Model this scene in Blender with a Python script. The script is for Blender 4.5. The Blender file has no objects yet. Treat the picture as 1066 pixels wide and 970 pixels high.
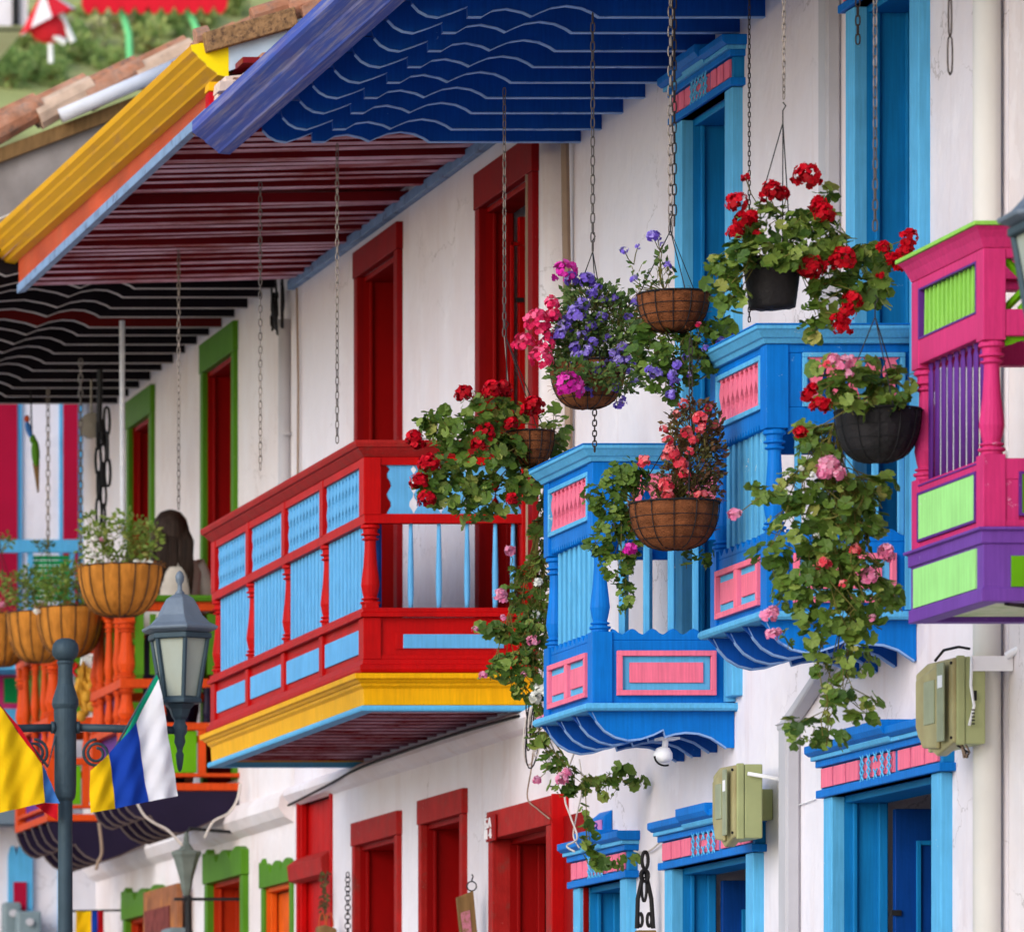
import bpy, math, random
from mathutils import Vector, Matrix
R = math.radians
F = 6500.0
XW = 7.95          # the facade plane, metres to the right of the camera
GZ = -0.5          # street level
col = bpy.context.scene.collection
rnd = random.Random(7)

# ------------------------------------------------------------------ helpers
def W(x, y, X=XW):
    o = x + 1000.0
    return Vector((X, F * X / o, (1250.0 - y) * X / o))
def E(x, y, Y):
    return Vector(((x + 1000.0) * Y / F, Y, (1250.0 - y) * Y / F))
def yw(x, X=XW): return F * X / (x + 1000.0)

class MB:
    def __init__(s): s.v = []; s.f = []; s.m = []; s.t = []; s.tint = 0.5
    def av(s, p): s.v.append((p[0], p[1], p[2])); s.t.append(s.tint); return len(s.v) - 1
    def face(s, ids, m=0): s.f.append(tuple(ids)); s.m.append(m)
    def poly(s, pts, m=0): s.face([s.av(p) for p in pts], m)
    def box(s, x0, x1, y0, y1, z0, z1, m=0):
        if x0 > x1: x0, x1 = x1, x0
        if y0 > y1: y0, y1 = y1, y0
        if z0 > z1: z0, z1 = z1, z0
        i = [s.av(p) for p in ((x0,y0,z0),(x1,y0,z0),(x1,y1,z0),(x0,y1,z0),(x0,y0,z1),(x1,y0,z1),(x1,y1,z1),(x0,y1,z1))]
        for q in ((0,3,2,1),(4,5,6,7),(0,1,5,4),(1,2,6,5),(2,3,7,6),(3,0,4,7)): s.face([i[k] for k in q], m)
        return s
    def prism(s, prof, axis, a, b, m=0, mcap=None):
        """prof: 2D polygon; axis 'y' -> (x,z) profile, 'x' -> (y,z), 'z' -> (x,y)"""
        def P(u, v, t):
            return (u, t, v) if axis == 'y' else ((t, u, v) if axis == 'x' else (u, v, t))
        A = [s.av(P(u, v, a)) for u, v in prof]; B = [s.av(P(u, v, b)) for u, v in prof]
        n = len(prof)
        for k in range(n):
            s.face((A[k], A[(k+1) % n], B[(k+1) % n], B[k]), m)
        mc = m if mcap is None else mcap
        s.face(A[::-1], mc); s.face(B, mc)
        return s
    def tube(s, pts, r, n=6, m=0, cap=True):
        pts = [Vector(p) for p in pts]; rings = []
        prev = None
        for k, p in enumerate(pts):
            if k == 0: d = pts[1] - p
            elif k == len(pts) - 1: d = p - pts[-2]
            else: d = pts[k+1] - pts[k-1]
            if d.length < 1e-9: d = Vector((0,0,1))
            d.normalize()
            if prev is None:
                up = Vector((0,0,1)) if abs(d.z) < .9 else Vector((1,0,0))
                a = d.cross(up).normalized()
            else:
                a = prev - d * prev.dot(d)
                if a.length < 1e-6: a = d.orthogonal()
                a.normalize()
            prev = a; b = d.cross(a)
            rr = r[k] if isinstance(r, (list, tuple)) else r
            rings.append([s.av(p + (a * math.cos(t) + b * math.sin(t)) * rr) for t in [2*math.pi*j/n for j in range(n)]])
        for k in range(len(rings) - 1):
            for j in range(n):
                s.face((rings[k][j], rings[k][(j+1) % n], rings[k+1][(j+1) % n], rings[k+1][j]), m)
        if cap: s.face(rings[0][::-1], m); s.face(rings[-1], m)
        return s
    def lathe(s, prof, cx, cy, n=14, m=0, sx=1, sy=1):
        """prof: list of (radius, z)"""
        rings = []
        for r, z in prof:
            rings.append([s.av((cx + r*sx*math.cos(2*math.pi*j/n), cy + r*sy*math.sin(2*math.pi*j/n), z)) for j in range(n)])
        for k in range(len(rings) - 1):
            for j in range(n):
                s.face((rings[k][j], rings[k][(j+1) % n], rings[k+1][(j+1) % n], rings[k+1][j]), m)
        s.face(rings[0][::-1], m); s.face(rings[-1], m)
        return s
    def build(s, name, mats, parent=None, smooth=False, bevel=0, label=None):
        me = bpy.data.meshes.new(name)
        off = world_loc(parent) if parent is not None else Vector((0,0,0))
        me.from_pydata([(a-off.x, b-off.y, c-off.z) for a, b, c in s.v], [], s.f)
        if not isinstance(mats, (list, tuple)): mats = [mats]
        for k in mats: me.materials.append(k)
        me.polygons.foreach_set('material_index', [min(k, len(mats)-1) for k in s.m])
        if smooth: me.polygons.foreach_set('use_smooth', [True]*len(s.f))
        at = me.attributes.new('tint', 'FLOAT', 'POINT'); at.data.foreach_set('value', s.t)
        me.update()
        o = bpy.data.objects.new(name, me); col.objects.link(o)
        if parent is not None: o.parent = parent
        if label: o['label'] = label
        if bevel:
            b = o.modifiers.new('bevel', 'BEVEL'); b.width = bevel; b.segments = 2; b.limit_method = 'ANGLE'; b.angle_limit = R(40)
            b.harden_normals = False
        return o
def world_loc(o):
    v = Vector((0,0,0))
    while o is not None: v += o.location; o = o.parent
    return v
def tag(o, label=None, cat=None, group=None, kind=None):
    if label: o['label'] = label
    if cat: o['category'] = cat
    if group: o['group'] = group
    if kind: o['kind'] = kind
    return o
def thing(name, label, cat, loc=(0,0,0), group=None):
    o = bpy.data.objects.new(name, None); col.objects.link(o); o.location = loc; o.empty_display_size = .2
    return tag(o, label, cat, group)
def recentre(o):
    """move a mesh object's origin to the middle of its base"""
    me = o.data; xs = [v.co for v in me.vertices]
    c = Vector(((min(v.x for v in xs)+max(v.x for v in xs))/2, (min(v.y for v in xs)+max(v.y for v in xs))/2, min(v.z for v in xs)))
    me.transform(Matrix.Translation(-c)); o.location = o.location + c
    return o
def copy_tree(o, parent=None):
    c = o.copy(); col.objects.link(c); c.parent = parent
    for ch in [k for k in bpy.data.objects if k.parent == o]: copy_tree(ch, c)
    return c

# ------------------------------------------------------------------ materials
def lin(c):
    c = c / 255.0
    return c / 12.92 if c <= .04045 else ((c + .055) / 1.055) ** 2.4
def C(r, g, b): return (lin(r), lin(g), lin(b), 1)
def mat(name, color, rough=.55, var=.12, vscale=5.0, bump=.15, bscale=60, wear=None, wearamt=.0, wscale=9, stretch=(1,1,1), spec=.14, tint=0, trans=0, metal=0, lowbump=0, dirt=None, dirtamt=0, dscale=(1.2,1.2,.6), chips=None, chipamt=0):
    m = bpy.data.materials.new(name); m.use_nodes = True
    N = m.node_tree.nodes; L = m.node_tree.links
    b = N['Principled BSDF']; b.inputs['Roughness'].default_value = min(.95, rough+.08)
    b.inputs['Specular IOR Level'].default_value = spec; b.inputs['Metallic'].default_value = metal
    tc = N.new('ShaderNodeTexCoord'); mp = N.new('ShaderNodeMapping'); mp.inputs['Scale'].default_value = stretch
    L.new(tc.outputs['Object'], mp.inputs['Vector'])
    n1 = N.new('ShaderNodeTexNoise'); n1.inputs['Scale'].default_value = vscale; n1.inputs['Detail'].default_value = 5
    L.new(mp.outputs[0], n1.inputs['Vector'])
    mr = N.new('ShaderNodeMapRange'); mr.inputs[1].default_value = .3; mr.inputs[2].default_value = .7
    mr.inputs[3].default_value = 1 - var; mr.inputs[4].default_value = 1 + var*.6
    L.new(n1.outputs['Fac'], mr.inputs[0])
    mx = N.new('ShaderNodeVectorMath'); mx.operation = 'SCALE'
    mx.inputs[0].default_value = color[:3]; L.new(mr.outputs[0], mx.inputs['Scale'])
    out = mx.outputs[0]
    if tint:
        at = N.new('ShaderNodeAttribute'); at.attribute_name = 'tint'
        cr = N.new('ShaderNodeValToRGB'); cr.color_ramp.elements[0].color = tint[0]; cr.color_ramp.elements[1].color = tint[-1]
        for k, c in enumerate(tint[1:-1]):
            e = cr.color_ramp.elements.new((k+1)/(len(tint)-1)); e.color = c
        L.new(at.outputs['Fac'], cr.inputs[0])
        L.new(cr.outputs[0], mx.inputs[0])
    if wear is not None:
        n2 = N.new('ShaderNodeTexNoise'); n2.inputs['Scale'].default_value = wscale; n2.inputs['Detail'].default_value = 8; n2.inputs['Roughness'].default_value = .7
        L.new(mp.outputs[0], n2.inputs['Vector'])
        r2 = N.new('ShaderNodeMapRange'); r2.inputs[1].default_value = .62 - wearamt*.25; r2.inputs[2].default_value = .70 - wearamt*.1
        L.new(n2.outputs['Fac'], r2.inputs[0])
        mi = N.new('ShaderNodeMix'); mi.data_type = 'RGBA'; L.new(r2.outputs[0], mi.inputs[0]); L.new(out, mi.inputs[6]); mi.inputs[7].default_value = wear
        out = mi.outputs[2]
    if dirt is not None:
        mp2 = N.new('ShaderNodeMapping'); mp2.inputs['Scale'].default_value = dscale; L.new(tc.outputs['Object'], mp2.inputs['Vector'])
        n3 = N.new('ShaderNodeTexNoise'); n3.inputs['Scale'].default_value = 1.6; n3.inputs['Detail'].default_value = 9; n3.inputs['Roughness'].default_value = .65
        L.new(mp2.outputs[0], n3.inputs['Vector'])
        r3 = N.new('ShaderNodeMapRange'); r3.inputs[1].default_value = .45; r3.inputs[2].default_value = .8; r3.inputs[4].default_value = dirtamt
        L.new(n3.outputs['Fac'], r3.inputs[0])
        mi = N.new('ShaderNodeMix'); mi.data_type = 'RGBA'; L.new(r3.outputs[0], mi.inputs[0]); L.new(out, mi.inputs[6]); mi.inputs[7].default_value = dirt
        out = mi.outputs[2]
    if chips is not None:
        n6 = N.new('ShaderNodeTexNoise'); n6.inputs['Scale'].default_value = 26; n6.inputs['Detail'].default_value = 7; n6.inputs['Roughness'].default_value = .75
        L.new(tc.outputs['Object'], n6.inputs['Vector'])
        n7 = N.new('ShaderNodeTexNoise'); n7.inputs['Scale'].default_value = 2.3; L.new(tc.outputs['Object'], n7.inputs['Vector'])
        ad = N.new('ShaderNodeMath'); ad.operation = 'MULTIPLY_ADD'; L.new(n7.outputs['Fac'], ad.inputs[0]); ad.inputs[1].default_value = .35; L.new(n6.outputs['Fac'], ad.inputs[2])
        r6 = N.new('ShaderNodeMapRange'); r6.inputs[1].default_value = .885-chipamt; r6.inputs[2].default_value = .90-chipamt
        L.new(ad.outputs[0], r6.inputs[0])
        mi = N.new('ShaderNodeMix'); mi.data_type = 'RGBA'; L.new(r6.outputs[0], mi.inputs[0]); L.new(out, mi.inputs[6]); mi.inputs[7].default_value = chips
        out = mi.outputs[2]
        mp3 = N.new('ShaderNodeMapping'); mp3.inputs['Scale'].default_value = (30, 30, 1.6); L.new(tc.outputs['Object'], mp3.inputs['Vector'])
        n8 = N.new('ShaderNodeTexNoise'); n8.inputs['Scale'].default_value = 3; n8.inputs['Detail'].default_value = 4; L.new(mp3.outputs[0], n8.inputs['Vector'])
        r8 = N.new('ShaderNodeMapRange'); r8.inputs[1].default_value = .3; r8.inputs[2].default_value = .7; r8.inputs[3].default_value = .86; r8.inputs[4].default_value = 1.06
        L.new(n8.outputs['Fac'], r8.inputs[0])
        vm = N.new('ShaderNodeVectorMath'); vm.operation = 'SCALE'; L.new(out, vm.inputs[0]); L.new(r8.outputs[0], vm.inputs['Scale']); out = vm.outputs[0]
    L.new(out, b.inputs['Base Color'])
    if bump:
        n4 = N.new('ShaderNodeTexNoise'); n4.inputs['Scale'].default_value = bscale; n4.inputs['Detail'].default_value = 4
        L.new(mp.outputs[0], n4.inputs['Vector'])
        bp = N.new('ShaderNodeBump'); bp.inputs['Strength'].default_value = bump; bp.inputs['Distance'].default_value = .01
        L.new(n4.outputs['Fac'], bp.inputs['Height'])
        if lowbump:
            n5 = N.new('ShaderNodeTexNoise'); n5.inputs['Scale'].default_value = 2.2; n5.inputs['Detail'].default_value = 3
            L.new(tc.outputs['Object'], n5.inputs['Vector'])
            b2 = N.new('ShaderNodeBump'); b2.inputs['Strength'].default_value = lowbump; b2.inputs['Distance'].default_value = .06
            L.new(n5.outputs['Fac'], b2.inputs['Height']); L.new(b2.outputs[0], bp.inputs['Normal'])
        L.new(bp.outputs[0], b.inputs['Normal'])
    if trans:
        tr = N.new('ShaderNodeBsdfTranslucent'); L.new(out, tr.inputs['Color'])
        ms = N.new('ShaderNodeMixShader'); ms.inputs[0].default_value = trans
        L.new(b.outputs[0], ms.inputs[1]); L.new(tr.outputs[0], ms.inputs[2])
        L.new(ms.outputs[0], N['Material Output'].inputs['Surface'])
    return m

def plaster(name, color, stain, crackc):
    m = bpy.data.materials.new(name); m.use_nodes = True
    N = m.node_tree.nodes; L = m.node_tree.links; b = N['Principled BSDF']; b.inputs['Roughness'].default_value = .92; b.inputs['Specular IOR Level'].default_value = .15
    tc = N.new('ShaderNodeTexCoord')
    def noise(sc, scale, det, rough=.6, src=None):
        mp = N.new('ShaderNodeMapping'); mp.inputs['Scale'].default_value = sc; L.new(src or tc.outputs['Object'], mp.inputs['Vector'])
        n = N.new('ShaderNodeTexNoise'); n.inputs['Scale'].default_value = scale; n.inputs['Detail'].default_value = det; n.inputs['Roughness'].default_value = rough
        L.new(mp.outputs[0], n.inputs['Vector']); return n
    def rng(v, a, c, lo, hi):
        r = N.new('ShaderNodeMapRange'); r.inputs[1].default_value = a; r.inputs[2].default_value = c; r.inputs[3].default_value = lo; r.inputs[4].default_value = hi; L.new(v, r.inputs[0]); return r.outputs[0]
    def mixc(f, a, c2):
        mi = N.new('ShaderNodeMix'); mi.data_type = 'RGBA'; L.new(f, mi.inputs[0])
        if isinstance(a, tuple): mi.inputs[6].default_value = a
        else: L.new(a, mi.inputs[6])
        mi.inputs[7].default_value = c2; return mi.outputs[2]
    def mul(a, c2):
        q = N.new('ShaderNodeMath'); q.operation = 'MULTIPLY'; L.new(a, q.inputs[0]); L.new(c2, q.inputs[1]); return q.outputs[0]
    big = noise((1,1,.7), .9, 6); out = mixc(rng(big.outputs['Fac'], .42, .75, 0, .5), color, stain)
    drip = noise((5,5,.35), 1.3, 7, .65); out = mixc(rng(drip.outputs['Fac'], .55, .78, 0, .42), out, stain)
    speck = noise((1,1,1), 22, 5, .7); out = mixc(rng(speck.outputs['Fac'], .70, .74, 0, .45), out, (.30,.26,.24,1))
    patch = noise((1,1,1), 2.6, 4); out = mixc(rng(patch.outputs['Fac'], .60, .62, 0, .22), out, (min(1,color[0]*1.12),min(1,color[1]*1.12),min(1,color[2]*1.1),1))
    # hairline cracks
    dn = noise((1,1,1), 5, 4); ds = N.new('ShaderNodeVectorMath'); ds.operation = 'SCALE'; L.new(dn.outputs['Color'], ds.inputs[0]); ds.inputs['Scale'].default_value = .35
    da = N.new('ShaderNodeVectorMath'); da.operation = 'ADD'; L.new(tc.outputs['Object'], da.inputs[0]); L.new(ds.outputs[0], da.inputs[1])
    vo = N.new('ShaderNodeTexVoronoi'); vo.feature = 'DISTANCE_TO_EDGE'; vo.inputs['Scale'].default_value = 1.5; L.new(da.outputs[0], vo.inputs['Vector'])
    cr = mul(rng(vo.outputs['Distance'], .0, .010, 1, 0), rng(noise((1,1,1), .8, 2).outputs['Fac'],   .52, .62, 0, .42)); out = mixc(cr, out, crackc)
    L.new(out, b.inputs['Base Color'])
    n5 = noise((1,1,1), 2.4, 3); b2 = N.new('ShaderNodeBump'); b2.inputs['Strength'].default_value = .5; b2.inputs['Distance'].default_value = .06; L.new(n5.outputs['Fac'], b2.inputs['Height'])
    n4 = noise((1,1,.6), 16, 8, .7); bp = N.new('ShaderNodeBump'); bp.inputs['Strength'].default_value = .35; bp.inputs['Distance'].default_value = .012; L.new(n4.outputs['Fac'], bp.inputs['Height']); L.new(b2.outputs[0], bp.inputs['Normal'])
    L.new(bp.outputs[0], b.inputs['Normal'])
    return m
M = {}
M['wall'] = plaster('white_plaster', C(230,225,232), C(206,182,178), C(120,104,98))
M['wall_warm'] = plaster('warm_white_plaster', C(231,225,228), C(200,172,158), C(120,100,90))
M['mortar'] = mat('grey_mortar', C(150,142,138), .9, .22, 3, .4, 30, dirt=C(100,90,84), dirtamt=.6)
M['cream'] = mat('cream_pipe', C(222,219,214), .5, .05, 3, .05, dirt=C(190,182,168), dirtamt=.3)
M['pipe'] = mat('grey_downspout', C(188,186,192), .6, .08, 3, .1, dirt=C(130,120,115), dirtamt=.3)
M['pvc'] = mat('pale_pipe', C(205,208,218), .4, .1, 6, .05, wear=C(240,240,240), wearamt=.4, wscale=4)
# woodwork
M['red'] = mat('red_gloss_wood', C(184,2,4), .45, .14, 7, .12, 70, dirt=C(136,10,12), dirtamt=.4, chips=C(206,120,110), chipamt=0.005)
M['red_worn'] = mat('faded_red_wood', C(164,32,30), .6, .16, 9, .2, 70, wear=C(142,52,46), wearamt=.4, wscale=14, chips=C(196,150,140), chipamt=0.02)
M['red_deep'] = mat('deep_crimson_wood', C(136,2,8), .5, .14, 5, .12, dirt=C(110,8,12), dirtamt=.4, chips=C(170,90,84), chipamt=0.005)
M['darkred'] = mat('dark_red_wood', C(140,0,2), .5, .2, 4, .1, stretch=(1,4,.4))
M['lblue'] = mat('sky_blue_wood', C(92,178,226), .5, .08, 8, .1, dirt=C(60,125,180), dirtamt=.25, chips=C(196,214,226), chipamt=0.02)
M['redblue'] = mat('pale_blue_wood', C(98,174,226), .5, .08, 8, .1, dirt=C(60,125,180), dirtamt=.25, chips=C(196,214,226), chipamt=0.005)
M['blue'] = mat('blue_wood', C(2,116,206), .45, .14, 5, .12, 60, dirt=C(2,88,172), dirtamt=.4, chips=C(120,170,214), chipamt=0.005)
M['teal'] = mat('blue_painted_reveal', C(16,122,186), .5, .1, 4, .1, dirt=C(10,92,155), dirtamt=.3, chips=C(110,160,200), chipamt=0.005)
M['navy'] = mat('deep_blue_wood', C(6,62,140), .4, .15, 5, .1, chips=C(60,110,170), chipamt=0.005)
M['rafter'] = mat('deep_blue_rafter', C(10,80,170), .45, .15, 4, .1, dirt=C(6,54,130), dirtamt=.4, chips=C(90,130,190), chipamt=0.005)
M['edge'] = mat('pale_blue_edge', C(136,170,220), .5, .15, 10, .1, wear=C(60,110,190), wearamt=.3)  # paler blue on the lower edges of rafters and corbels
M['ledge'] = mat('sky_edge_paint', C(128,176,222), .5, .1, 10, .1)
M['pinkp'] = mat('pink_panel_wood', C(242,118,146), .5, .08, 8, .1, dirt=C(220,90,115), dirtamt=.4, chips=C(224,190,196), chipamt=0.005)
M['magenta'] = mat('magenta_wood', C(204,50,114), .5, .1, 5, .12, dirt=C(166,40,88), dirtamt=.4, chips=C(220,150,180), chipamt=0.005)
M['purple'] = mat('purple_wood', C(94,44,132), .45, .14, 6, .1, chips=C(150,120,170), chipamt=0.005)
M['lilac'] = mat('lilac_wood', C(112,66,158), .45, .1, 6, .1, chips=C(170,150,196), chipamt=0.005)
M['lime'] = mat('lime_wood', C(146,206,86), .5, .1, 6, .1, chips=C(210,226,190), chipamt=0.005)
M['mint'] = mat('pale_green_panel', C(160,226,136), .5, .1, 5, .08, chips=C(214,230,196), chipamt=0.005)
M['yellow'] = mat('yellow_wood', C(238,174,2), .45, .08, 5, .12, dirt=C(214,140,4), dirtamt=.3, chips=C(250,226,150), chipamt=0.005)
M['yellowc'] = mat('weathered_yellow_cornice', C(230,168,14), .6, .14, 3, .2, wear=C(212,152,58), wearamt=.35, wscale=6, stretch=(3.5,.35,3.5))
M['bluec'] = mat('weathered_blue_cornice', C(66,88,172), .6, .2, 2, .2, wear=C(140,136,168), wearamt=.55, wscale=5, stretch=(7,.18,7), dirt=C(96,70,130), dirtamt=.45)
M['orange'] = mat('orange_wood', C(206,70,18), .45, .12, 5, .1, chips=C(226,150,110), chipamt=0.005)
M['orangef'] = mat('orange_fascia', C(190,78,44), .6, .3, 4, .2, stretch=(1,.3,1), dirt=C(140,86,60), dirtamt=.5)
M['maroon'] = mat('maroon_slat', C(126,20,28), .35, .2, 2, .1, 50, wear=C(96,14,22), wearamt=.4, wscale=1.4, stretch=(1,1,1))
M['maroonedge'] = mat('worn_lit_maroon_edge', C(206,160,180), .45, .25, 2, .1, 50, wear=C(140,24,36), wearamt=.75, wscale=1.7, stretch=(1,1.5,1))  # wear plus the light caught along slat edges, both put into the colour
M['bluegrey'] = mat('blue_grey_trim', C(128,156,192), .5, .15, 7, .15, wear=C(90,100,130), wearamt=.3)
M['green'] = mat('green_wood', C(76,128,24), .5, .1, 5, .1, dirt=C(66,110,28), dirtamt=.3, chips=C(170,190,130), chipamt=0.02)
M['greenp'] = mat('bright_green_panel', C(96,160,10), .5, .1, 5, .1)
M['deepgreen'] = mat('deep_green_louver', C(10,138,70), .5, .1, 5, .1)
M['corbelp'] = mat('dark_purple_wood', C(30,22,46), .4, .15, 5, .1)
M['corbele'] = mat('brown_grey_edge', C(92,78,76), .5, .1, 5, .1)
M['black'] = mat('black_rafter', C(26,20,26), .35, .2, 5, .1)
M['greyedge'] = mat('grey_edge_paint', C(178,170,170), .5, .15, 5, .1)
M['crimson'] = mat('crimson_panel', C(166,10,52), .5, .1, 3, .05)
M['tile'] = mat('clay_roof_tile', C(176,120,92), .85, .3, 9, .5, 40, wear=C(120,96,84), wearamt=.5, wscale=12, dirt=C(196,168,150), dirtamt=.6, dscale=(3,3,3))
M['tile_b'] = mat('rough_brown_tile', C(156,120,84), .9, .35, 25, .8, 60, wear=C(92,70,56), wearamt=.5, wscale=40)
M['meter'] = mat('yellowed_plastic', C(170,162,118), .35, .2, 5, .05, dirt=C(132,110,66), dirtamt=.75, dscale=(4,4,2))
M['meterg'] = mat('olive_plastic', C(166,172,122), .4, .15, 5, .05, dirt=C(150,156,120), dirtamt=.5)
M['meterclear'] = mat('clouded_plastic', C(150,158,130), .2, .2, 9, .05)
M['iron'] = mat('dark_iron', C(44,44,46), .5, .2, 9, .2, metal=.3)
M['lampp'] = mat('slate_grey_cast_iron', C(62,78,88), .45, .15, 7, .3, 40, metal=.2, dirt=C(40,52,60), dirtamt=.4)
M['lampcap'] = mat('grey_lantern_cap', C(116,128,142), .45, .12, 7, .2, metal=.2, dirt=C(74,86,98), dirtamt=.5)
M['chain'] = mat('galvanised_chain', C(120,112,108), .4, .2, 20, 0, metal=.6)
M['chaind'] = mat('dark_chain', C(70,62,60), .5, .2, 20, 0, metal=.4)
M['wire'] = mat('black_cable', C(30,28,30), .5, .1, 9, 0)
M['wirew'] = mat('pale_cable', C(206,196,188), .5, .1, 9, 0)
M['wirek'] = mat('grey_brown_cable', C(150,128,110), .5, .1, 9, 0)
M['coir'] = mat('coir_lining', C(190,122,48), .95, .3, 14, .8, 90, stretch=(2,2,.5), dirt=C(120,74,30), dirtamt=.6, dscale=(9,9,4))
M['coird'] = mat('dark_coir_lining', C(128,76,46), .95, .35, 14, .8, 90, stretch=(1,1,3), dirt=C(80,46,30), dirtamt=.6, dscale=(9,9,4))
M['liner'] = mat('black_liner', C(40,38,40), .55, .3, 14, .6, 50)
M['soil'] = mat('soil', C(60,42,30), .95, .3, 30, .6, 60)
M['wood'] = mat('weathered_plank', C(128,98,62), .8, .3, 12, .4, 60, stretch=(3,3,.4))
M['skin'] = mat('skin', C(176,120,92), .5, .05, 5, 0)
M['hair'] = mat('dark_hair', C(52,38,32), .35, .6, 12, .6, 60, stretch=(6,6,.4))
M['blouse'] = mat('pale_blouse', C(204,198,190), .8, .1, 12, .2, 60)
M['fyellow'] = mat('yellow_cloth', C(250,206,20), .75, .06, 8, .25, 180, trans=.25)
M['fblue'] = mat('blue_cloth', C(24,66,170), .75, .08, 8, .25, 180, trans=.2)
M['fblue2'] = mat('light_blue_cloth', C(70,126,200), .75, .08, 8, .25, 180, trans=.2)
M['fwhite'] = mat('white_cloth', C(238,236,242), .75, .04, 8, .25, 180, trans=.25)
M['fgreen'] = mat('green_cloth', C(20,160,124), .75, .08, 8, .25, 180, trans=.2)
M['fred'] = mat('red_cloth', C(206,20,36), .75, .08, 8, .25, 180, trans=.2)
M['glass'] = mat('frosted_lamp_glass', C(168,176,166), .2, .1, 5, .05, dirt=C(150,130,80), dirtamt=.5)
M['white'] = mat('white_paint', C(236,236,240), .4, .05, 5, .05)
M['grass'] = mat('hill_grass', C(176,178,112), .95, .4, .5, .3, 3, dirt=C(176,160,120), dirtamt=.6, dscale=(.3,.3,.3))
M['earth'] = mat('pale_earth', C(190,182,172), .95, .2, .3, .3, 3)
M['asphalt'] = mat('cobbled_paving', C(150,145,138), .9, .2, 3, .3, 80)
M['paving'] = mat('paving', C(172,166,158), .85, .15, 2, .2, 40)
G = [(.022,.055,.008,1),(.06,.13,.016,1),(.115,.205,.026,1),(.19,.29,.045,1),(.30,.39,.08,1),(.42,.38,.10,1)]
M['leaf'] = mat('geranium_leaf', C(60,100,30), .45, .15, 60, .1, 120, tint=G, trans=.38, spec=.35)
M['leaf2'] = mat('small_leaf', C(60,100,30), .5, .15, 60, .1, 120, tint=[(.03,.07,.02,1),(.075,.14,.035,1),(.14,.22,.06,1),(.26,.33,.12,1)], trans=.25)
M['leafred'] = mat('bronze_leaf', C(60,100,30), .5, .15, 60, .1, 120, tint=[(.05,.045,.02,1),(.10,.07,.03,1),(.16,.05,.03,1),(.10,.14,.04,1)], trans=.2)
M['leafbush'] = mat('hill_leaf', C(60,100,30), .6, .15, 60, .1, 20, tint=[(.16,.26,.07,1),(.30,.40,.12,1),(.50,.54,.18,1),(.48,.40,.28,1)], trans=.2)
M['stem'] = mat('green_brown_stem', C(110,104,52), .7, .2, 60, .1)
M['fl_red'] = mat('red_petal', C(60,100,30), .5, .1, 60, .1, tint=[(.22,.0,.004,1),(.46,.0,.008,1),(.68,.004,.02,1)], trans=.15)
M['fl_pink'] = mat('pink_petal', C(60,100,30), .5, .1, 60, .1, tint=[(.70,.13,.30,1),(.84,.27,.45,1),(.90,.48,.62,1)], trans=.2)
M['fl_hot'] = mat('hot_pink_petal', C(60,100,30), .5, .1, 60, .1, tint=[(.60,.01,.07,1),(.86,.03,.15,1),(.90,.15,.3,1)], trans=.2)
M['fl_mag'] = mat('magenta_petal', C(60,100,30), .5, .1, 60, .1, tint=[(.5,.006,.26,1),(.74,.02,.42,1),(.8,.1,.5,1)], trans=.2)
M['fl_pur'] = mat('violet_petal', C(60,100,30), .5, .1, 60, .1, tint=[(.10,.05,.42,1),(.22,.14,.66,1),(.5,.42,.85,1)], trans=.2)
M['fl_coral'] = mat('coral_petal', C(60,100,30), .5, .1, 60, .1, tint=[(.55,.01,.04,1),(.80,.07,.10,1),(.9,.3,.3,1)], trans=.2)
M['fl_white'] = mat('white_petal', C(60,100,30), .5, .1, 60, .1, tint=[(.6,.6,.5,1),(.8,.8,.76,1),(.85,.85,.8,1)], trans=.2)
# ------------------------------------------------------------------ building pieces
def wall(parent, X, Y0, Y1, z0, z1, holes, m, t=.30, back=4.5, name='wall'):
    Y0 += .003; Y1 -= .003
    ys = sorted({Y0, Y1, *[h[0] for h in holes], *[h[1] for h in holes]})
    zs = sorted({z0, z1, *[h[2] for h in holes], *[h[3] for h in holes]})
    b = MB()
    for i in range(len(ys)-1):
        for j in range(len(zs)-1):
            cy = (ys[i]+ys[i+1])/2; cz = (zs[j]+zs[j+1])/2
            if any(h[0] < cy < h[1] and h[2] < cz < h[3] for h in holes): continue
            b.poly([(X,ys[i+1],zs[j]),(X,ys[i],zs[j]),(X,ys[i],zs[j+1]),(X,ys[i+1],zs[j+1])])
    for ya, yb, za, zb in holes:
        b.poly([(X,yb,za),(X+t,yb,za),(X+t,yb,zb),(X,yb,zb)]); b.poly([(X,ya,za),(X+t,ya,za),(X+t,ya,zb),(X,ya,zb)])
        b.poly([(X,ya,zb),(X+t,ya,zb),(X+t,yb,zb),(X,yb,zb)]); b.poly([(X,ya,za),(X+t,ya,za),(X+t,yb,za),(X,yb,za)])
    b.poly([(X,Y0,z0),(X+back,Y0,z0),(X+back,Y0,z1),(X,Y0,z1)]); b.poly([(X,Y1,z0),(X+back,Y1,z0),(X+back,Y1,z1),(X,Y1,z1)])
    b.poly([(X+back,Y0,z0),(X+back,Y1,z0),(X+back,Y1,z1),(X+back,Y0,z1)]); b.poly([(X,Y0,z1),(X+back,Y0,z1),(X+back,Y1,z1),(X,Y1,z1)])
    return b.build(name, m, parent)

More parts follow.
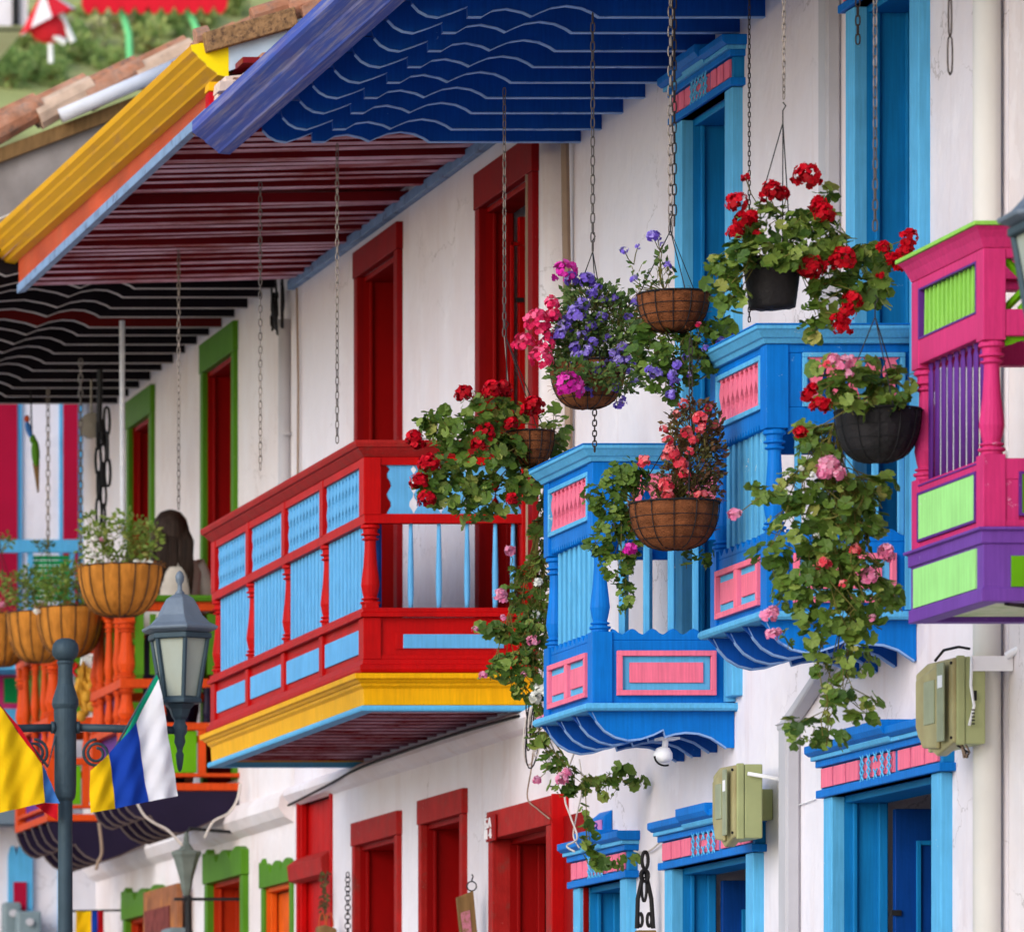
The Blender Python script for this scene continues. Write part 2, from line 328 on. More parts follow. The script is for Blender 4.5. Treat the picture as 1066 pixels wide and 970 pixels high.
def opening(parent, name, xl, xr, zh, zb, wj=.12, hl=.13, p=.04, d=.45, mats=('red','darkred','darkred'), leaf='closed', label=None, wavy=False, leafw=.5, X=XW):
    Xf = X - p
    yb = F*Xf/(xl+1000.0); ya = F*Xf/(xr+1000.0)
    mf, mr, ml = [M[k] for k in mats]
    b = MB()
    if wavy:
        n = 26; pts = []
        for k in range(n+1):
            y = ya - .03 + (yb-ya+.06)*k/n
            s = abs(math.sin(k/n*math.pi*3.0+.3)); pts.append((y, zh + .0 + .045*s - (.03 if s < .2 else 0) + (.05 if k > n-4 else 0)))
        b.prism([(ya-.03, zh-hl), *pts, (yb+.03, zh-hl)], 'x', X-p-.012, X+.01)
        for (c0, c1, sg) in ((ya-.02, ya+wj, 1), (yb-wj, yb+.02, -1)):
            b.prism([(c0,zb),(c1,zb),(c1,zh-hl-.002),(c0,zh-hl-.002)], 'x', X-p, X+.01)
    else:
        b.box(X-p, X+.01, yb-wj, yb, zb, zh-hl-.001); b.box(X-p, X+.01, ya, ya+wj, zb, zh-hl-.001)
        b.box(X-p-.006, X+.01, ya-.01, yb+.01, zh-hl, zh)
    b.box(X+.0, X+d, yb-wj, yb-wj+.035, zb, zh-hl, 1); b.box(X+.0, X+d, ya+wj-.035, ya+wj, zb, zh-hl, 1)
    b.box(X+.012, X+d, ya+wj-.03, yb-wj+.03, zh-hl-.03, zh-hl+.004, 1)
    # moulding steps on the far reveal
    b.box(X+.04, X+.06, yb-wj-.02, yb-wj, zb, zh-hl-.03, 1); b.box(X+d-.05, X+d-.01, yb-wj-.03, yb-wj, zb, zh-hl-.03, 1)
    o = b.build(name, [mf, mr], parent, bevel=.005, label=label)
    ia, ib = ya+wj, yb-wj
    lf = MB()
    if leaf == 'closed':
        n = max(3, int((ib-ia)/.14)); w = (ib-ia)/n
        for k in range(n):
            lf.box(X+d, X+d+.04+.004*(k % 2), ia+k*w+.003, ia+(k+1)*w-.003, zb, zh-hl-.04)
    else:
        y = ib-.07; x0 = X+d+.01
        lf.box(x0, x0+leafw, y, y+.04, zb, zh-hl-.06)
        zz = zh-hl-.2
        while zz > zb+.3:
            z2 = max(zb+.1, zz-1.1)
            lf.box(x0+.09, x0+.11, y-.015, y, z2, zz, 1); lf.box(x0+leafw-.1, x0+leafw-.08, y-.015, y, z2, zz, 1)
            lf.box(x0+.11, x0+leafw-.1, y-.015, y, zz-.02, zz, 1); lf.box(x0+.11, x0+leafw-.1, y-.015, y, z2, z2+.02, 1)
            zz = z2-.12
        # the other leaf still closed against the near side
        lf.box(X+d, X+d+.04, ia, ia+(ib-ia)*.35, zb, zh-hl-.04)
    hm = MB()
    if leaf == 'open':
        hm.box(X+d-.01, X+d+.035, ib-.08, ib-.0715, zh-hl-.53, zh-hl-.505)
    else:
        hm.box(X+d-.012, X+d, ia+(ib-ia)*.45, ia+(ib-ia)*.52, zh-hl-1.0, zh-hl-.85)
    l = lf.build('door_leaf', [ml, M['teal'] if mats[2] == 'navy' else ml], o, bevel=.003)
    hm.build('hinge', M['iron'], l, bevel=.002)
    return (ya+.02, yb-.02, zb, zh-hl+.004), o

def entablature(door, xl, xr, z0, h=.23, X=XW):
    """stepped cornice with a frieze of pink blocks over a blue door"""
    Xf = X-.05; yb = F*Xf/(xl+1000.0)+.03; ya = F*Xf/(xr+1000.0)-.03; ym = (ya+yb)/2; w3 = (yb-ya)*.16
    b = MB()
    b.box(X-.07, X+.01, ya-.02, yb+.02, z0, z0+.035, 0)
    b.box(X-.05, X+.01, ya, yb, z0+.035, z0+.135, 2)
    b.box(X-.072, X+.01, ya-.02, yb+.02, z0+.135, z0+.165, 0)
    b.box(X-.09, X+.01, ya-.03, yb+.035, z0+.165, z0+.185, 1)
    b.prism([(X+.01, z0+.185), (X-.095, z0+.185), (X-.115, z0+.20), (X-.115, z0+.232), (X+.01, z0+.232)], 'y', ya-.045, yb+.045, 0)
    b.prism([(X+.01, z0+.232), (X-.119, z0+.20), (X-.135, z0+.225), (X-.135, z0+.262), (X+.01, z0+.262)], 'y', ym-w3*1.0, ym+w3*1.0, 0)
    b.prism([(X+.01, z0+.168), (X-.095, z0+.168), (X-.105, z0+.19), (X-.01, z0+.19)], 'y', ym-w3*1.05, ym+w3*1.05, 1)
    b.build('cornice', [M['blue'], M['lblue'], M['teal']], door, bevel=.004)
    n = 3
    for side in (0, 1):
        a0 = ya+.02 if side == 0 else ym+w3
        a1 = ym-w3 if side == 0 else yb-.02
        w = (a1-a0)/n
        for k in range(n):
            q = MB(); q.box(X-.062, X-.05, a0+k*w+.012, a0+(k+1)*w-.012, z0+.043, z0+.128); q.build('frieze_block', M['pinkp'], door, bevel=.002)
    e = MB()
    e.box(X-.058, X-.05, ym-w3*.8, ym+w3*.8, z0+.042, z0+.13, 1)
    for k in range(5):
        for j in range(3):
            cy = ym-w3*.7+w3*1.4*k/4; cz = z0+.05+.036*j
            if (k, j) == (2, 1): continue
            r = .02
            for a in (-1, 1):
                e.tube([(X-.07, cy-r*1.2, cz-r*a), (X-.07, cy+r*1.2, cz+r*a)], .0045, 4, 0)
    e.build('frieze_ornament', [M['lblue'], M['pinkp']], door)

def turned(z0, z1, r):
    """profile of a turned column"""
    h = z1-z0; P = []
    for t, k in ((0,1.0),(.03,1.0),(.035,1.25),(.06,1.25),(.065,.85),(.08,.85),(.085,1.12),(.10,1.12),(.11,.8),(.16,.95),(.26,1.15),(.36,1.05),(.5,.86),(.7,.72),(.80,.7),(.81,1.05),(.825,1.05),(.83,.75),(.86,.75),(.865,1.15),(.885,1.15),(.89,.85),(.94,.9),(.95,1.2),(.98,1.2),(1,1.0)):
        P.append((r*k, z0+h*t))
    return P

def wavybars(b, axis, fixed0, fixed1, a0, a1, z0, z1, pitch, amp=.35, base=.5, waves=1.5, m=0):
    """vertical bars with a shaped outline, as a pierced panel"""
    n = max(2, int(round((a1-a0)/pitch))); w = (a1-a0)/n
    for k in range(n):
        c = a0+(k+.5)*w; L = []; Rr = []
        for j in range(13):
            t = j/12; hw = w*(base + amp*math.cos(2*math.pi*waves*t))*.5
            hw = min(hw, w*.5-.0005) if j not in (0, 12) else w*.5-.0005
            L.append((c-hw, z0+(z1-z0)*t)); Rr.append((c+hw, z0+(z1-z0)*t))
        b.prism(L+Rr[::-1], axis, fixed0, fixed1, m)

def comb_profile(a0, a1, zbase, ztip, pitch, depth):
    """polygon of a board whose edge at ztip is scalloped"""
    n = max(2, int(round((a1-a0)/pitch))); w = (a1-a0)/n
    pts = [(a0, zbase), (a0, ztip)]; s = 1 if ztip < zbase else -1
    for k in range(n):
        for j in range(1, 6):
            t = j/6; pts.append((a0+(k+t)*w, ztip + s*depth*.5*(1-math.cos(2*math.pi*t))))
        pts.append((a0+(k+1)*w, ztip))
    pts.append((a1, zbase)); return pts

class Balcony:
    def __init__(s, house, Xb, Yn, Yf, z0, label, Xw=XW):
        s.h = house; s.X = Xb; s.Yn = Yn; s.Yf = Yf; s.z = z0; s.D = Xw-Xb; s.L = Yf-Yn; s.body = MB(); s.kids = []; s.label = label
    def side(s, b, u0, u1, z0, z1, p0, p1, m=0): b.box(s.X-p1, s.X-p0, s.Yn+u0, s.Yn+u1, s.z+z0, s.z+z1, m)
    def end(s, b, w0, w1, z0, z1, p0, p1, m=0): b.box(s.X+w0, s.X+w1, s.Yn-p1, s.Yn-p0, s.z+z0, s.z+z1, m)
    def ring_prism(s, b, prof, m=0):
        """prof (p,z): outward protrusion / height; mitred round near end, side, far end"""
        rings = []
        for (X, Y, kind) in ((s.X+s.D, s.Yn, 'w'), (s.X, s.Yn, 'c'), (s.X, s.Yf, 'f'), (s.X+s.D, s.Yf, 'v')):
            ring = []
            for p, z in prof:
                if kind == 'w': q = (X, Y-p, s.z+z)
                elif kind == 'c': q = (X-p, Y-p, s.z+z)
                elif kind == 'f': q = (X-p, Y+p, s.z+z)
                else: q = (X, Y+p, s.z+z)
                ring.append(b.av(q))
            rings.append(ring)
        n = len(prof)
        for k in range(3):
            for j in range(n): b.face((rings[k][j], rings[k][(j+1)%n], rings[k+1][(j+1)%n], rings[k+1][j]), m)
        b.face(rings[0], m); b.face(rings[-1][::-1], m)
    def add(s, name, b, mats, bevel=0, smooth=False): s.kids.append((name, b, mats, bevel, smooth))
    def finish(s, mats, bevel=.005):
        o = s.body.build('balcony', mats, s.h, bevel=bevel, label=s.label)
        for n, b, m, bv, sm in s.kids: b.build(n, m, o, bevel=bv, smooth=sm)
        s.obj = o; return o

def blue_balcony(house, Xb, Yn, Yf, z0, label):
    B = Balcony(house, Xb, Yn, Yf, z0, label); L, D = B.L, B.D; b = B.body; pw = .095
    # floor, aprons, bands
    b.box(Xb+.01, XW, Yn+.01, Yf-.01, z0+.0, z0+.03)
    for (za, zb) in ((.034, .33),):
        B.side(b, pw-.01, L-pw+.01, za, zb, -.05, -.012); B.end(b, pw-.01, D, za, zb, -.05, -.012)
        b.box(Xb+pw-.01, XW, Yf-.05, Yf-.012, z0+za, z0+zb)
    # lower scalloped boards and upper ones
    b.prism(comb_profile(Yn+pw, Yf-pw, z0+.33, z0+.375, .084, .03), 'x', Xb+.012, Xb+.045)
    b.prism(comb_profile(Xb+pw, XW, z0+.33, z0+.385, .1, .028), 'y', Yn+.012, Yn+.045)
    b.prism(comb_profile(Yn+pw, Yf-pw, z0+.90, z0+.815, .042, .025), 'x', Xb+.012, Xb+.045)
    b.box(Xb+pw, XW, Yn+.012, Yn+.045, z0+.80, z0+.90)
    # head rail above the pierced panels
    B.side(b, pw-.01, L-pw+.01, 1.13, 1.165, -.05, -.008); B.end(b, pw-.01, D, 1.13, 1.165, -.05, -.008)
    b.box(Xb+pw-.01, XW, Yf-.05, Yf-.008, z0+.80, z0+1.165)
    B.end(b, D-.04, D, .385, .80, -.05, -.006)
    # cap (moulded) and trim
    c = MB(); B.ring_prism(c, [(-.10,1.166),(.010,1.166),(.02,1.185),(.03,1.19),(.050,1.218),(.058,1.222),(.058,1.238),(-.10,1.238)])
    c2 = MB(); B.ring_prism(c2, [(.060,1.2385),(.060,1.245),(-.10,1.245),(-.10,1.2385)])
    B.add('handrail', c, M['lblue'], .003); B.add('handrail_top', c2, M['blue'])
    t = MB(); B.ring_prism(t, [(-.05,.0),(.034,-.004),(.044,.008),(.044,.022),(.034,.033),(-.05,.033)])
    B.add('base_trim', t, M['lblue'], .003)
    # posts: square blocks with a turned shaft between
    for (px, py, nm) in ((Xb+pw/2, Yn+pw/2, 0), (Xb+pw/2, Yf-pw/2, 1)):
        q = MB()
        q.box(px-pw/2, px+pw/2, py-pw/2, py+pw/2, z0+.034, z0+.37); q.box(px-pw/2, px+pw/2, py-pw/2, py+pw/2, z0+.81, z0+1.165)
        q.lathe(turned(z0+.37, z0+.81, .04), px, py, 16)
        B.add('post', q, M['blue'], .004)
    # slats
    n = 8; w = (L-2*pw)/n
    for k in range(n):
        q = MB(); c = Yn+pw+(k+.5)*w; q.box(Xb+.040, Xb+.07, c-.022, c+.022, z0+.33, z0+.86); B.add('baluster', q, M['lblue'], .004)
        q = MB(); c = Yn+pw+(k+.5)*w; 
    n = 5; w = (D-pw)/n
    for k in range(n):
        q = MB(); c = Xb+pw+(k+.5)*w; q.box(c-.014, c+.014, Yn+.048, Yn+.066, z0+.33, z0+.86); B.add('baluster', q, M['lblue'], .004)
        q = MB(); q.box(c-.014, c+.014, Yf-.066, Yf-.048, z0+.33, z0+.86); B.add('baluster', q, M['lblue'], .004)
    # pierced pink panels with pale frames
    f = MB(); a0, a1 = .9, 1.13
    for (u0, u1) in ((pw, L-pw),):
        B.side(f, u0, u1, a0, a0+.022, -.03, .004); B.side(f, u0, u1, a1-.022, a1, -.03, .004)
        B.side(f, u0, u0+.022, a0+.022, a1-.022, -.03, .004); B.side(f, u1-.022, u1, a0+.022, a1-.022, -.03, .004)
    B.add('panel_frame', f, M['lblue'], .003)
    f = MB(); u0, u1 = pw+.06, D-.05
    B.end(b, pw-.01, u0, .90, 1.13, -.05, -.012); B.end(b, u1, D, .90, 1.13, -.05, -.012)
    B.end(f, u0, u1, a0, a0+.02, -.03, .0); B.end(f, u0, u1, a1-.02, a1, -.03, .0)
    B.end(f, u0, u0+.02, a0+.02, a1-.02, -.03, .0); B.end(f, u1-.02, u1, a0+.02, a1-.02, -.03, .0)
    B.add('panel_frame', f, M['lblue'], .003)
    p = MB(); wavybars(p, 'x', Xb+.008, Xb+.026, Yn+pw+.022, Yf-pw-.022, z0+a0+.02, z0+a1-.02, .076, .42, .55, 1.5); B.add('pierced_panel', p, M['pinkp'])
    p = MB(); wavybars(p, 'y', Yn+.010, Yn+.028, Xb+u0+.018, Xb+u1-.018, z0+a0+.018, z0+a1-.018, .088, .24, .62, 1.5); B.add('pierced_panel', p, M['pinkp'])
    # framed panels on the apron
    def framed(bm, side, c0, c1, z1, z2):
        fn = B.side if side else B.end
        fn(bm, c0, c1, z1, z1+.025, -.012, .012, 0); fn(bm, c0, c1, z2-.025, z2, -.012, .012, 0)
        fn(bm, c0, c0+.025, z1+.025, z2-.025, -.012, .012, 0); fn(bm, c1-.025, c1, z1+.025, z2-.025, -.012, .012, 0)
        fn(bm, c0+.025, c1-.025, z1+.025, z2-.025, -.013, -.008, 1)
        fn(bm, c0+.06, c1-.06, z1+.06, z2-.055, -.013, .002, 0)
    m = L/2
    for (c0, c1) in ((pw+.015, m+.0), (m+.0, L-pw-.015)):
        q = MB(); framed(q, 1, c0 + (.003 if c0 > pw+.1 else 0), c1, .07, .28); B.add('panel', q, [M['pinkp'], M['lblue']], .003)
    q = MB(); framed(q, 0, pw+.02, D-.09, .07, .28); B.add('panel', q, [M['pinkp'], M['lblue']], .003)
    # light board against the wall
    q = MB(); q.box(XW-.055, XW-.002, Yn-.012, Yn-.002, z0+.04, z0+.84); B.add('wall_board', q, M['lblue'])
    # corbels
    prof = [(0,0),(.025,-.05),(.06,-.09),(.11,-.12),(.17,-.135),(.23,-.128),(.29,-.108),(.335,-.085),(.345,-.118),(.39,-.105),(.44,-.098),(.50,-.103),(.56,-.123),(.60,-.15),(.63,-.17),(D-.002,-.17),(D-.002,0)]
    prof = [(a, c) for a, c in prof if a <= D]
    for k in range(4):
        y = Yn+.01+k*(L-.06)/3
        q = MB(); q.prism([(Xb+a-.02 if a == 0 else Xb+a, z0-.004+c) for a, c in prof], 'y', y, y+.02, 0)
        n = len(prof)-3
        e = MB()
        for j in range(n):
            (a, c), (a2, c2) = prof[j], prof[j+1]
            e.face([e.av(v) for v in ((Xb+a, y-.003, z0-.004+c-.006), (Xb+a2, y-.003, z0-.004+c2-.006), (Xb+a2, y+.023, z0-.004+c2-.006), (Xb+a, y+.023, z0-.004+c-.006))])
            e.face([e.av(v) for v in ((Xb+a, y-.003, z0-.004+c+.003), (Xb+a2, y-.003, z0-.004+c2+.003), (Xb+a2, y-.003, z0-.004+c2-.006), (Xb+a, y-.003, z0-.004+c-.006))])
        o = MB(); 
        B.add('corbel', q, M['rafter'] if k else M['blue'], 0); B.kids.append(('corbel_edge', e, M['edge'], 0, False))
    return B.finish(M['blue'])

def red_balcony(house, Xb, Yn, Yf, z0, label):
    B = Balcony(house, Xb, Yn, Yf, z0, label); L, D = B.L, B.D; b = B.body; pw = .115
    b.box(Xb+.02, XW, Yn+.02, Yf-.02, z0+.16, z0+.22)
    # lower band
    B.ring_prism(b, [(-.06,.205),(.018,.205),(.026,.222),(.026,.245),(.012,.25),(.008,.275),(-.06,.275)])
    B.ring_prism(b, [(-.06,.505),(.022,.50),(.022,.522),(.008,.53),(.008,.55),(-.06,.55)])
    B.ring_prism(b, [(-.06,.276),(-.014,.276),(-.014,.500),(-.06,.500)])
    B.ring_prism(b, [(-.06,1.0),(-.002,1.0),(-.002,1.05),(-.06,1.05)])
    B.ring_prism(b, [(-.06,1.31),(-.002,1.31),(-.002,1.352),(-.06,1.352)])
    c = MB(); B.ring_prism(c, [(-.09,1.353),(.0,1.353),(.012,1.365),(.03,1.385),(.036,1.392),(.036,1.397),(.05,1.40),(.058,1.42),(.058,1.436),(-.09,1.436)])
    B.add('handrail', c, M['red_worn'], .003)
    # end face raised rails
    B.end(b, .0, D, .276, .30, -.012, -.001); B.end(b, .17, D-.12, .33, .42, -.012, -.008)
    n = 4; us = [pw/2] + [pw/2+(L-pw)*k/n for k in range(1, n)] + [L-pw/2]
    for k, u in enumerate(us):
        q = MB(); px = Xb+pw/2*.9; py = Yn+u; h = pw/2 if k in (0, n) else .04
        q.box(Xb-.003, Xb+.09, py-h-.003, py+h+.003, z0+1.046, z0+1.3515); q.box(Xb-.005, Xb+.09, py-h-.004, py+h+.003, z0+.2765, z0+.4995)
        q.box(Xb+.01, Xb+.08, py-h*.9, py+h*.9, z0+.55, z0+.58)
        q.lathe(turned(z0+.56, z0+1.0, .043), Xb+.045, py, 16)
        B.add('post', q, M['red'], .004)
    q = MB(); q.box(XW-.06, XW-.003, Yn, Yn+.05, z0+.55, z0+1.35); B.add('post', q, M['red'], .004)
    # bays
    for k in range(n):
        u0 = us[k]+(.06 if k == 0 else .042); u1 = us[k+1]-(.06 if k == n-1 else .042)
        p = MB(); wavybars(p, 'x', Xb+.02, Xb+.04, Yn+u0, Yn+u1, z0+1.05, z0+1.31, (u1-u0)/11, .34, .62, 2.5); B.add('pierced_panel', p, M['redblue'])
        m = 10; w = (u1-u0)/m
        for j in range(m):
            q = MB(); cc = Yn+u0+(j+.5)*w; q.box(Xb+.03, Xb+.05, cc-w*.31, cc+w*.31, z0+.55, z0+1.0); B.add('baluster', q, M['redblue'], .004)
        q = MB(); B.side(q, u0+.03, u1-.03, .315, .445, -.014, -.004); B.add('panel', q, M['redblue'], .003)
    q = MB(); q.box(Xb+.10, Xb+.115, Yn+.1, Yf-.1, z0+.3, z0+1.04); B.add('gap_shade_sheet', q, M['navy'])  # added dark sheet standing for the shade in the gaps between slats
    q = MB(); B.end(q, .21, D-.155, .335, .41, -.012, -.002); B.add('panel', q, M['redblue'], .003)
    p = MB(); wavybars(p, 'y', Yn+.02, Yn+.04, Xb+.125, XW-.05, z0+1.05, z0+1.31, .135, .17, .80, 2.5); B.add('pierced_panel', p, M['redblue'])
    for j in range(5):
        q = MB(); cc = Xb+.255+.150*j
        if j == 4: cc = XW-.10
        q.lathe([(.013,z0+.55),(.013,z0+.58),(.016,z0+.62),(.016,z0+.75),(.012,z0+.92),(.010,z0+1.0)], cc, Yn+.03, 10); B.add('baluster', q, M['redblue'], 0, True)
        q = MB(); q.lathe([(.013,z0+.55),(.016,z0+.7),(.010,z0+1.0)], cc, Yf-.03, 8); B.add('baluster', q, M['redblue'], 0, True)
    # yellow base moulding
    t = MB(); B.ring_prism(t, [(-.08,.032),(.0,.032),(.004,.12),(.02,.135),(.024,.15),(.034,.152),(.045,.165),(.06,.17),(.062,.198),(-.08,.198)])
    B.add('base_moulding', t, M['yellow'], .003)
    t = MB(); B.ring_prism(t, [(-.06,.0),(.018,.0),(.022,.012),(.018,.03),(-.06,.03)]); B.add('base_trim', t, M['lblue'], .003)
    # slatted underside
    q = MB(); k = Yn+.08
    while k < Yf-.06:
        q.box(Xb+.06, XW-.002, k, k+.17, z0+.045, z0+.075, 0)
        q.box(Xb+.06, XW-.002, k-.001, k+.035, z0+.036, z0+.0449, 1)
        k += .245
    q.box(Xb+.05, XW-.002, Yn+.05, Yf-.05, z0+.09, z0+.11, 0)
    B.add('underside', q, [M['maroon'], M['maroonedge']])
    return B.finish(M['red'])

def pink_balcony(house, Xb, Yn, Yf, z0, label):
    # z0 = underside of the purple base
    B = Balcony(house, Xb, Yn, Yf, z0, label, Xw=XW); L, D = B.L, B.D; b = B.body; pw = .085
    B.ring_prism(b, [(-.07,.278),(.0,.278),(.0,.305),(-.07,.305)])
    B.ring_prism(b, [(-.06,.305),(-.02,.305),(-.02,.47),(-.06,.47)])
    B.ring_prism(b, [(-.07,.455),(.0,.455),(.0,.535),(-.07,.535)])
    B.ring_prism(b, [(-.07,.99),(.0,.99),(.0,1.09),(-.07,1.09)])
    B.ring_prism(b, [(-.07,1.28),(.0,1.28),(.0,1.32),(-.07,1.32)])
    c = MB(); B.ring_prism(c, [(-.1,1.318),(.003,1.318),(.008,1.33),(.018,1.355),(.032,1.38),(.045,1.395),(-.1,1.395)]); B.add('handrail', c, M['magenta'], .003)
    c = MB(); B.ring_prism(c, [(-.1,1.396),(.052,1.396),(.052,1.412),(-.1,1.412)]); B.add('handrail_top', c, M['lime'], .003)
    for (px, py, big) in ((Xb+pw/2, Yn+pw/2, 1), (Xb+pw/2, Yf-pw/2, 1), (XW-pw/2-.003, Yn+pw/2, 1)):
        q = MB()
        e_ = .0035; q.box(px-pw/2-e_, px+pw/2-e_, py-pw/2-e_, py+pw/2, z0+.2785, z0+.55); q.box(px-pw/2-e_, px+pw/2-e_, py-pw/2-e_, py+pw/2, z0+.975, z0+1.3165)
        q.lathe(turned(z0+.55, z0+.975, .04)[::-1] if False else turned(z0+.55, z0+.975, .04), px, py, 18); B.add('post', q, M['magenta'], .004)
    n = 9; w = (L-2*pw)/n
    for k in range(n):
        q = MB(); cc = Yn+pw+(k+.5)*w
        q.lathe([(.017,z0+.535),(.017,z0+.95),(.010,z0+.965),(.017,z0+.98),(.017,z0+.995)], Xb+.035, cc, 10, 0, .45, 1.5); B.add('baluster', q, M['purple'], 0, True)
    # lime slatted band under the rail
    p = MB(); n = 13; w = (L-2*pw-.03)/n
    for k in range(n):
        a = Yn+pw+.015+(k+.5)*w
        p.prism([(a-.016,z0+1.09),(a+.016,z0+1.09),(a+.007,z0+1.275),(a-.007,z0+1.275)], 'x', Xb+.012, Xb+.03)
    p.box(Xb+.032, Xb+.04, Yn+pw, Yf-pw, z0+1.09, z0+1.28, 1)
    B.add('slatted_panel', p, [M['lime'], M['greenp']])
    q = MB()
    B.side(q, pw, L-pw, 1.275, 1.282, -.03, .004); B.side(q, pw, L-pw, 1.086, 1.093, -.03, .004); B.side(q, pw, pw+.012, 1.093, 1.275, -.03, .004); B.side(q, L-pw-.012, L-pw, 1.093, 1.275, -.03, .004)
    B.add('panel_outline', q, M['purple'])
    q = MB(); B.side(q, pw, L-pw, .52, .526, -.03, .004); B.add('painted_line', q, M['purple'])
    q = MB(); B.side(q, pw+.012, L-pw-.012, .315, .485, -.022, .006, 0)
    B.side(q, pw, L-pw, .305, .315, -.022, .009, 1); B.side(q, pw, L-pw, .485, .495, -.022, .009, 1); B.side(q, pw, pw+.012, .315, .485, -.022, .009, 1); B.side(q, L-pw-.012, L-pw, .315, .485, -.022, .009, 1)
    B.add('panel', q, [M['mint'], M['purple']])
    # end panels
    q = MB()
    for s_ in range(-6, 12):
        for sg in (-1, 1):
            x0 = Xb+pw+.06*s_; pts = []
            for t in (0, 1):
                xx = x0+.19*t if sg == 1 else x0+.19*(1-t); pts.append((xx, z0+1.09+.19*t))
            if pts[0][0] < Xb+pw or pts[1][0] < Xb+pw or max(pts[0][0], pts[1][0]) > XW-pw: continue
            q.tube([(pts[0][0], Yn+.03+.004*sg, pts[0][1]), (pts[1][0], Yn+.03+.004*sg, pts[1][1])], .015, 4)
    B.add('lattice_panel', q, M['greenp'])
    q = MB(); q.prism(comb_profile(Xb+pw, XW-pw, z0+.99, z0+.955, .15, .02), 'y', Yn+.02, Yn+.03); B.add('valance', q, M['greenp'])
    q = MB(); B.end(q, pw+.055, D-.1, .33, .475, -.01, .006, 0)
    B.end(q, pw+.045, D-.09, .32, .33, -.01, .009, 1); B.end(q, pw+.045, D-.09, .475, .485, -.01, .009, 1); B.end(q, pw+.045, pw+.055, .33, .475, -.01, .009, 1)
    B.end(b, pw-.01, pw+.05, .3, .5, -.05, -.004); B.end(b, pw+.04, D, .3, .5, -.05, -.012)
    B.add('panel', q, [M['greenp'], M['purple']])
    # purple base with pale green panel
    t = MB(); B.ring_prism(t, [(-.07,.0),(.012,.0),(.012,.05),(.004,.052),(.004,.215),(.014,.217),(.014,.262),(.028,.266),(.028,.277),(-.07,.277)]); B.add('base_moulding', t, M['lilac'], .003)
    q = MB(); B.side(q, .07, L-.04, .055, .205, -.0, .0095); B.add('base_panel', q, M['mint'])
    q = MB(); B.end(q, .10, D-.1, .055, .17, -.0, .0095); B.add('base_panel', q, M['greenp'])
    q = MB(); q.box(Xb+.03, XW-.002, Yn+.03, Yf-.03, z0+.02, z0+.05)
    q.tube([(Xb+.1, Yn+.05, z0+.0), (XW-.02, Yf-.3, z0+.0)], .012, 5, 1); q.tube([(XW-.3, Yn+.05, z0+.0), (XW-.02, Yn+.25, z0+.0)], .012, 5, 1)
    B.add('underside', q, [mat('pale_green_soffit', C(206,214,180), .5, .1, 3, .05, wear=C(140,180,90), wearamt=.5, wscale=3), M['wire']])
    return B.finish(M['magenta'])

